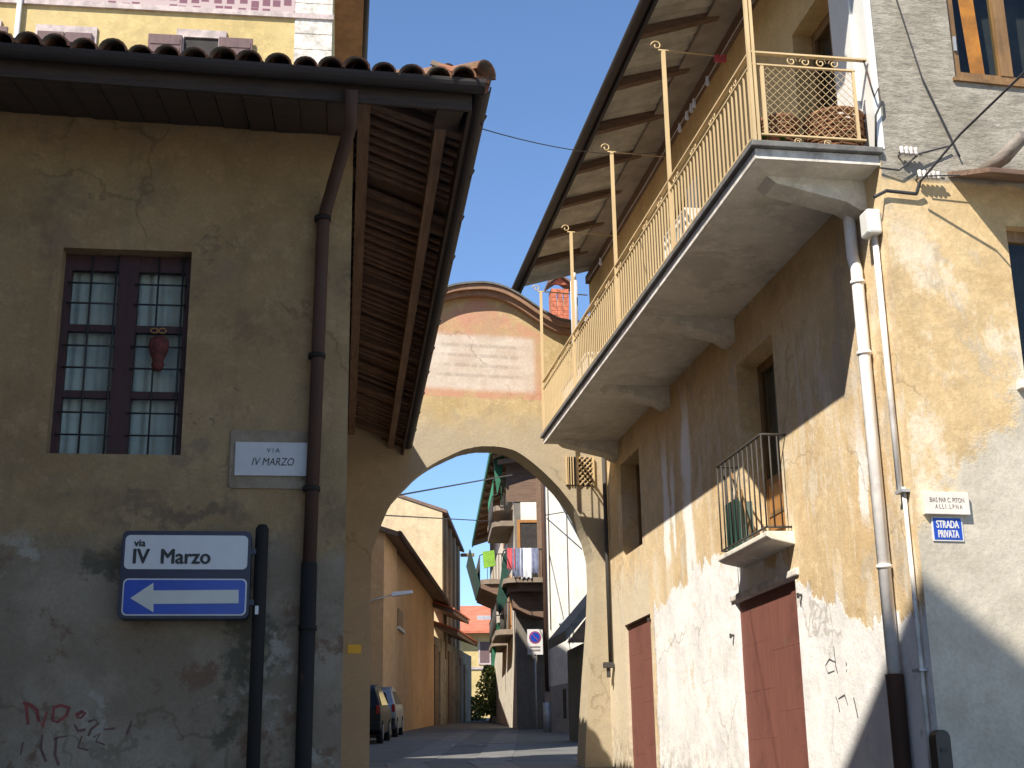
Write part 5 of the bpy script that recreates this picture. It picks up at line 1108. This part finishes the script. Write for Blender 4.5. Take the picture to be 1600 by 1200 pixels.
# ivy on the lane corner
iv = W_at(764, 1075, 60); ivt = Thing('ivy_plant', 'green ivy clump climbing the pale wall corner at the lane end', 'ivy', WF, (iv.x, iv.y, gz(iv)))
rr = random.Random(3); mb = MB(); zi0, zi1 = W_at(764, 1118, 60).z, W_at(764, 1040, 60).z
for i in range(1500):
    t = rr.random(); w = (.18 + .45 * math.sin(math.pi * min(1, t * .8 + .2)))
    a_, r_ = rr.random() * 6.283, math.sqrt(rr.random()) * w; c_ = Vector((iv.x + r_ * math.cos(a_), iv.y + r_ * math.sin(a_) * .7, zi0 + (zi1 - zi0) * t))
    d1_ = Vector((rr.uniform(-1, 1), rr.uniform(-1, 1), rr.uniform(-1, 1))).normalized() * .075; d2_ = d1_.cross(Vector((rr.uniform(-1, 1), rr.uniform(-1, 1), rr.uniform(-1, 1)))).normalized() * .05
    mb.face([c_ - d1_, c_ + d2_, c_ + d1_, c_ - d2_])
ivt.part('foliage', mb, M['ivy'], kind='stuff'); ivt.part('stem', MB().tube([(iv.x, iv.y, gz(iv) - .1), (iv.x + .1, iv.y, zi0), (iv.x - .05, iv.y, zi1 - .3)], [.07, .05, .02], 6), M['win_brown'])
bu_ = W_at(744, 1135, 66); bs = Thing('dark_bush', 'small dark bush at the foot of the yard wall', 'bush', WF, (bu_.x, bu_.y, gz(bu_))); mb = MB()
for i in range(700):
    a_, b_, r_ = rr.random() * 6.283, rr.random(), rr.random() ** .5; c_ = Vector((bu_.x + .45 * r_ * math.cos(a_), bu_.y + .45 * r_ * math.sin(a_), gz(bu_) + 1.1 * b_))
    d1_ = Vector((rr.uniform(-1, 1), rr.uniform(-1, 1), rr.uniform(-1, 1))).normalized() * .07; d2_ = d1_.cross(Vector((rr.uniform(-1, 1), rr.uniform(-1, 1), rr.uniform(-1, 1)))).normalized() * .05
    mb.face([c_ - d1_, c_ + d2_, c_ + d1_, c_ - d2_])
bs.part('foliage', mb, M['ivy'], kind='stuff')
bs.part('stem', MB().tube([(bu_.x, bu_.y, gz(bu_) - .05), (bu_.x, bu_.y, gz(bu_) + .6)], .03, 5), M['win_brown'])

# street lamp on the orange building
lp0, lp1 = W_at(580, 938, 40), W_at(612, 930, 40); lp2 = W_at(645, 926, 40)
sl2 = Thing('street_lamp', 'long white street lamp on a bracket across the orange building', 'street lamp', WF, tuple(lp0))
sl2.part('arm', MB().tube([lp0 + Vector((-.2, 0, -.4)), lp0, lp1], .02, 6), M['zinc']); hd = sl2.part('head', MB().hexa([lp1 + Vector((0, -.1, -.05)), lp2 + Vector((0, -.08, -.03)), lp2 + Vector((0, .08, -.03)), lp1 + Vector((0, .1, -.05)), lp1 + Vector((0, -.07, .09)), lp2 + Vector((0, -.05, .07)), lp2 + Vector((0, .05, .07)), lp1 + Vector((0, .07, .09))]), M['sign_white'], bevel=.02)

# ---- cars
def car(name, label, wp, fr, paint):
    u, v, z = fr.l(wp); z = gz(wp); pitch = .058
    c = Thing(name, label, 'car', fr, (u, v, z), 'cars parked in the lane'); c.root.rotation_euler.x = pitch; c.root.scale = (.94, .94, .94)
    hw, Ln = .82, 3.9
    side = [(0, .35), (.02, .60), (.0, .78), (.07, .95), (.20, 1.30), (.42, 1.44), (1.5, 1.48), (2.2, 1.38), (2.85, .95), (3.7, .80), (3.88, .62), (3.9, .32), (3.2, .22), (.5, .22)]
    def ring(s, inset):
        out = []
        for (a, b) in side:
            t = max(0, (b - .9) / .58); out.append((u + s * (hw - .17 * t - inset), v + a, z + b))
        return out
    mb = MB(); A1, B1 = ring(-1, .05), ring(1, .05); A2, B2 = ring(-1, 0), ring(1, 0); n = len(side)
    A2 = [(p[0], v + 1.95 + (p[1] - v - 1.95) * .985, z + .85 + (p[2] - z - .85) * .95) for p in A2]; B2 = [(p[0], v + 1.95 + (p[1] - v - 1.95) * .985, z + .85 + (p[2] - z - .85) * .95) for p in B2]
    i0 = 0; mb.vs = A2 + A1 + B1 + B2
    for r in range(3):
        for k in range(n): mb.fs.append((r * n + k, r * n + (k + 1) % n, (r + 1) * n + (k + 1) % n, (r + 1) * n + k)); mb.sm.append(True)
    tr = tessellate_polygon([[Vector((a, b, 0)) for a, b in side]])
    for t in tr: mb.fs.append(tuple(t)); mb.fs.append(tuple(3 * n + k for k in reversed(t))); mb.sm += [False, False]
    b_ = c.part('body', mb, paint)
    c.part('rear_window', MB().hexa([(u - .60, v + .085, z + .99), (u + .60, v + .085, z + .99), (u + .60, v + .11, z + .99), (u - .60, v + .11, z + .99), (u - .50, v + .185, z + 1.30), (u + .50, v + .185, z + 1.30), (u + .50, v + .21, z + 1.30), (u - .50, v + .21, z + 1.30)]), M['car_glass'])
    for s in (-1, 1):
        x = u + s * (hw + .004); xt = u + s * (hw - .12)
        c.part('side_window', MB().hexa([(x - s * .03, v + .45, z + .95), (x - s * .03, v + 2.55, z + .95), (x, v + 2.55, z + .95), (x, v + .45, z + .95), (xt - s * .03, v + .6, z + 1.33), (xt - s * .03, v + 2.05, z + 1.33), (xt, v + 2.05, z + 1.33), (xt, v + .6, z + 1.33)]), M['car_glass'])
        c.part('tail_lamp', MB().box(u + s * .75 - .045, u + s * .75 + .045, v - .015, v + .10, z + .74, z + .96), M['lamp_red'], bevel=.015)
        for vv_ in (.72, 3.12):
            w_ = c.part('wheel', MB().tube([(u + s * (hw - .14), v + vv_, z + .29), (u + s * (hw + .015), v + vv_, z + .29)], .29, 18), M['tyre']); c.part('rim', MB().tube([(u + s * (hw + .016), v + vv_, z + .29), (u + s * (hw + .026), v + vv_, z + .29)], .19, 14), M['rim'], w_)
    c.part('bumper', MB().box(u - .80, u + .80, v - .07, v + .1, z + .34, z + .56), M['tyre'], bevel=.03)
    c.part('number_plate', MB().box(u - .26, u + .26, v - .035, v - .0, z + .66, z + .77), M['sign_white'])
FC = Frame(-.02)
q1 = W_at(600, 1165, 33); car('parked_car', 'black hatchback parked half hidden behind the arch pier', FC.w(FC.l(q1)[0] - .86, FC.l(q1)[1]), FC, M['car_black'])
q2 = W_at(623, 1155, 38.5); car('parked_car', 'grey hatchback with red tail lamps parked ahead of the black one', FC.w(FC.l(q2)[0] - .86, FC.l(q2)[1]), FC, M['car_grey'])

# ================================================================== SMALL THINGS ON THE LONG BALCONY
def basket(x, y, r, h, label):
    t = VB0 + .33; uu, zz = Rr.onv(t, x, y)
    b_ = Thing('wicker_basket', label, 'basket', Rr, (uu, t, Z_ST), 'baskets on the balcony'); mb = MB(); n = 22
    b_.part('core', MB().lathe((uu, t, Z_ST), [(r * .7, 0), (r * .92, h * .4), (r * .97, h * .8), (0, h * .82)], 20), M['wicker'])
    k = 0; z = .02
    while z < h:
        rr_ = r * (.74 + .24 * min(1, z / (h * .5))) + .012
        b_.part('weave', MB().tube([(uu + rr_ * math.cos(i * math.pi / 11), t + rr_ * math.sin(i * math.pi / 11), Z_ST + z + .008 * (-1) ** (i + k)) for i in range(22)], .016, 5, closed=True), M['wicker']); z += .036; k += 1
    b_.part('rim', MB().tube([(uu + (r + .01) * math.cos(i * math.pi / 11), t + (r + .01) * math.sin(i * math.pi / 11), Z_ST + h) for i in range(22)], .026, 6, closed=True), M['wicker'])
basket(1304, 210, .24, .40, 'large brown wicker basket on the balcony end'); basket(1215, 200, .16, .34, 'smaller brown wicker basket behind the balcony lattice')
pu_, pz_ = Rr.onv(VB0 + .14, 1205, 222); pt = Thing('potted_plant', 'low bright green plant in a clay pot at the balcony corner', 'plant', Rr, (pu_, VB0 + .14, Z_ST))
pt.part('pot', MB().lathe((pu_, VB0 + .14, Z_ST), [(.05, 0), (.075, .09), (.08, .09), (0, .085)], 14), M['clay']); mb = MB()
for i in range(60):
    a_ = rr.random() * 6.283; l_ = rr.uniform(.06, .17); c_ = Vector((pu_, VB0 + .14, Z_ST + .08)); e_ = c_ + Vector((l_ * math.cos(a_), l_ * math.sin(a_) * .6, rr.uniform(-.04, .07))); s_ = (e_ - c_).cross(Vector((0, 0, 1))).normalized() * .018; m_ = (c_ + e_) / 2 + Vector((0, 0, .02))
    mb.face([c_, m_ + s_, e_, m_ - s_])
pt.part('foliage', mb, M['leaf'], kind='stuff')
# air conditioner and pale panels behind the bars
v_, z_ = Rr.onu(UR_ + .25, 1064, 360)
ac = Thing('white_cabinet', 'white ribbed cabinet standing behind the balcony bars', 'cabinet', Rr, (UR_ + .2, v_, Z_ST))
cb = ac.part('body', MB().box(UR_ + .18, UR_ + .5, v_ - .38, v_ + .45, Z_ST, Z_ST + .62), M['plastic_white'], bevel=.01)
for i in range(8): ac.part('rib', MB().box(UR_ + .165, UR_ + .178, v_ - .34 + i * .1, v_ - .29 + i * .1, Z_ST + .04, Z_ST + .58), M['plastic_white'])
v_, z_ = Rr.onu(UR_ + .2, 915, 590)
bx2 = Thing('white_box', 'low white box at the arch end of the balcony', 'box', Rr, (UR_ + .2, v_, Z_ST)); bx2.part('body', MB().box(UR_ + .12, UR_ + .6, v_ - .5, v_ + 1.3, Z_ST, Z_ST + .45), M['plastic_white'], bevel=.01); bx2.part('lid', MB().box(UR_ + .1, UR_ + .62, v_ - .52, v_ + 1.32, Z_ST + .452, Z_ST + .5), M['plastic_white'], bevel=.01)
v_, zz1 = Rr.onu(UR_ + .1, 896, 440); zz0 = Rr.onu(UR_ + .1, 890, 525)[1]
rb = Thing('rolled_screen', 'narrow white rolled screen standing upright at the balcony post', 'screen', Rr, (UR_ + .1, v_, zz0)); rb.part('roll', MB().tube([(UR_ + .1, v_, zz0 - .6), (UR_ + .1, v_ - .02, zz1)], .052, 12), M['cloth_white']); rb.part('cap', MB().tube([(UR_ + .1, v_ - .02, zz1 + .003), (UR_ + .1, v_ - .02, zz1 + .12)], .035, 8), M['plastic_white'])
# clothes pegs on the drying lines
zl = zp - .03
pg_px = ((1120, 22, 'cloth_red'), (1101, 60, 'cloth_white'), (1080, 85, 'cloth_white'), (1076, 97, 'cloth_white'), (1069, 107, 'cloth_white'), (1058, 128, 'cloth_white'), (936, 348, 'cloth_white'))
ln0 = UR_ + .62
dl = Thing('drying_line', 'thin drying line strung along the balcony posts', 'clothes line', Rr, (ln0, V_C + .2, zl))
dl.part('wire', MB().tube([(ln0, V_C - .3 + i * 1.2, zl - .02 * (i % 2)) for i in range(9)], .004, 4), M['zinc'])
for i, (x_, y_, m_) in enumerate(pg_px):
    v_, z_ = Rr.onu(ln0, x_, y_); 
    if m_ == 'cloth_red': solo('clothes_peg', 'red peg clipped on the drying line', 'clothes peg', Rr, (ln0, v_, zl), MB().box(ln0 - .06, ln0 + .07, v_ - .02, v_ + .02, zl - .06, zl + .02), M[m_], bevel=.006)
    else: solo('clothes_peg', 'pale wooden peg clipped on the drying line', 'clothes peg', Rr, (ln0, v_, zl), MB().hexa([(ln0 - .018, v_ - .012, zl - .09), (ln0 + .018, v_ - .012, zl - .09), (ln0 + .018, v_ + .012, zl - .09), (ln0 - .018, v_ + .012, zl - .09), (ln0 - .012, v_ - .009, zl + .02), (ln0 + .012, v_ - .009, zl + .02), (ln0 + .012, v_ + .009, zl + .02), (ln0 - .012, v_ + .009, zl + .02)]), M[m_], group='pale pegs on the drying line')

# ================================================================== CABLES
def cable(P, r, name, label, sag=.0, n=14):
    P = [Vector(p) for p in P]; Q = []
    for i in range(len(P) - 1):
        for k in range(n): t = k / n; Q.append(P[i].lerp(P[i + 1], t) - Vector((0, 0, sag * 4 * t * (1 - t))))
    Q.append(P[-1]); return solo(name, label, 'cable', WF, tuple(Q[0]), MB().tube(Q, r, 6), M['cable'])
fp = lambda x, y, o=.05: F.w(F.onv(vF - o, x, y)[0], vF - o, F.onv(vF - o, x, y)[1])
qv = Rr.onu(U_R - .05, 1040, 236)
cable([L.w(GU + .05, 9.6, GZ + .0), Rr.w(U_R - .05, *qv)], .0045, 'overhead_cable', 'thin wire crossing the sky from the tiled eaves to the balcony house', .12)
cable([fp(1437, 285, .12), fp(1500, 210, .5), fp(1640, 75, 1.6)], .010, 'overhead_cable', 'thick black cable rising from the insulators past the orange curtain window', .0)
cable([fp(1366, 308, .03), fp(1385, 298, .04), fp(1432, 303, .04), fp(1437, 285, .08)], .015, 'wall_cable', 'thick black cable bending round the house corner under the balcony')
cable([fp(1388, -40, .03), fp(1440, 120, .03), fp(1500, 245, .03)], .008, 'wall_cable', 'black cable running down the grey roughcast to the wooden canopy')
cable([fp(1374, 262, .03), fp(1405, 266, .05), fp(1437, 240, .06), fp(1484, 228, .04)], .008, 'wall_cable', 'thin wire through the upper insulators')
cable([fp(1445, 275, .1), fp(1500, 274, .12), fp(1640, 268, .2)], .006, 'wall_cable', 'pale thin wire strung below the wooden canopy')
for gi, (base, n_) in enumerate((((1408, 236), 4), ((1436, 273), 5))):
    i_ = Thing('insulator_rack', ('upper' if gi == 0 else 'lower') + ' row of small porcelain insulators on an iron arm at the house corner', 'insulators', F, (F.onv(vF, *base)[0], vF, F.onv(vF, *base)[1]))
    u_, z_ = F.onv(vF - .06, *base)
    i_.part('arm', MB().bar((u_ - .03, vF - .07, z_ - .02), (u_ + n_ * .045, vF - .07, z_ - .02), .015, .015).bar((u_, vF - .07, z_ - .02), (u_, vF + .01, z_ - .02), .012, .012), M['dark_iron'])
    for k in range(n_): i_.part('insulator', MB().lathe((u_ + k * .043, vF - .07, z_ - .005), [(0, -.03), (.018, -.03), (.021, -.01), (.012, 0), (.02, .015), (.016, .04), (0, .05)], 10), M['porcelain'])
cable([W_at(560, 785, 26), W_at(800, 742, 40)], .02, 'overhead_cable', 'upper wire crossing the lane behind the arch', .0)
cable([W_at(560, 803, 27), W_at(780, 815, 46)], .016, 'overhead_cable', 'lower wire crossing in front of the beige gable', .0)
wa = FWt
cable([W_at(853, 745, 41.5), W_at(884, 790, 37), W_at(905, 840, 37), W_at(935, 905, 36.5)], .025, 'hanging_cable', 'loose cable hanging across the bright white wall')
cable([W_at(852, 805, 41.5), W_at(882, 800, 38)], .015, 'hanging_cable', 'short wire from the narrow house to the white wall')

mp = W_at(730, 1172, 31); mz = gz(mp) + .006
mh = Thing('manhole_cover', 'round iron manhole cover in the lane paving', 'manhole cover', WF, (mp.x, mp.y, mz))
def flat_ring(r0, r1, dz):
    n = 24; P = [(mp.x + r * math.cos(k * 2 * math.pi / n), mp.y + r * math.sin(k * 2 * math.pi / n)) for r in (r0, r1) for k in range(n)]
    m = MB(); zf = lambda p: mz + dz + .058 * (p[1] - mp.y)
    for k in range(n): a, b, c, d = P[k], P[(k + 1) % n], P[n + (k + 1) % n], P[n + k]; m.face([(*a, zf(a)), (*b, zf(b)), (*c, zf(c)), (*d, zf(d))])
    return m
mh.part('lid', flat_ring(.001, .29, .004), M['dark_iron']); mh.part('rim', flat_ring(.30, .36, .003), M['zinc'])
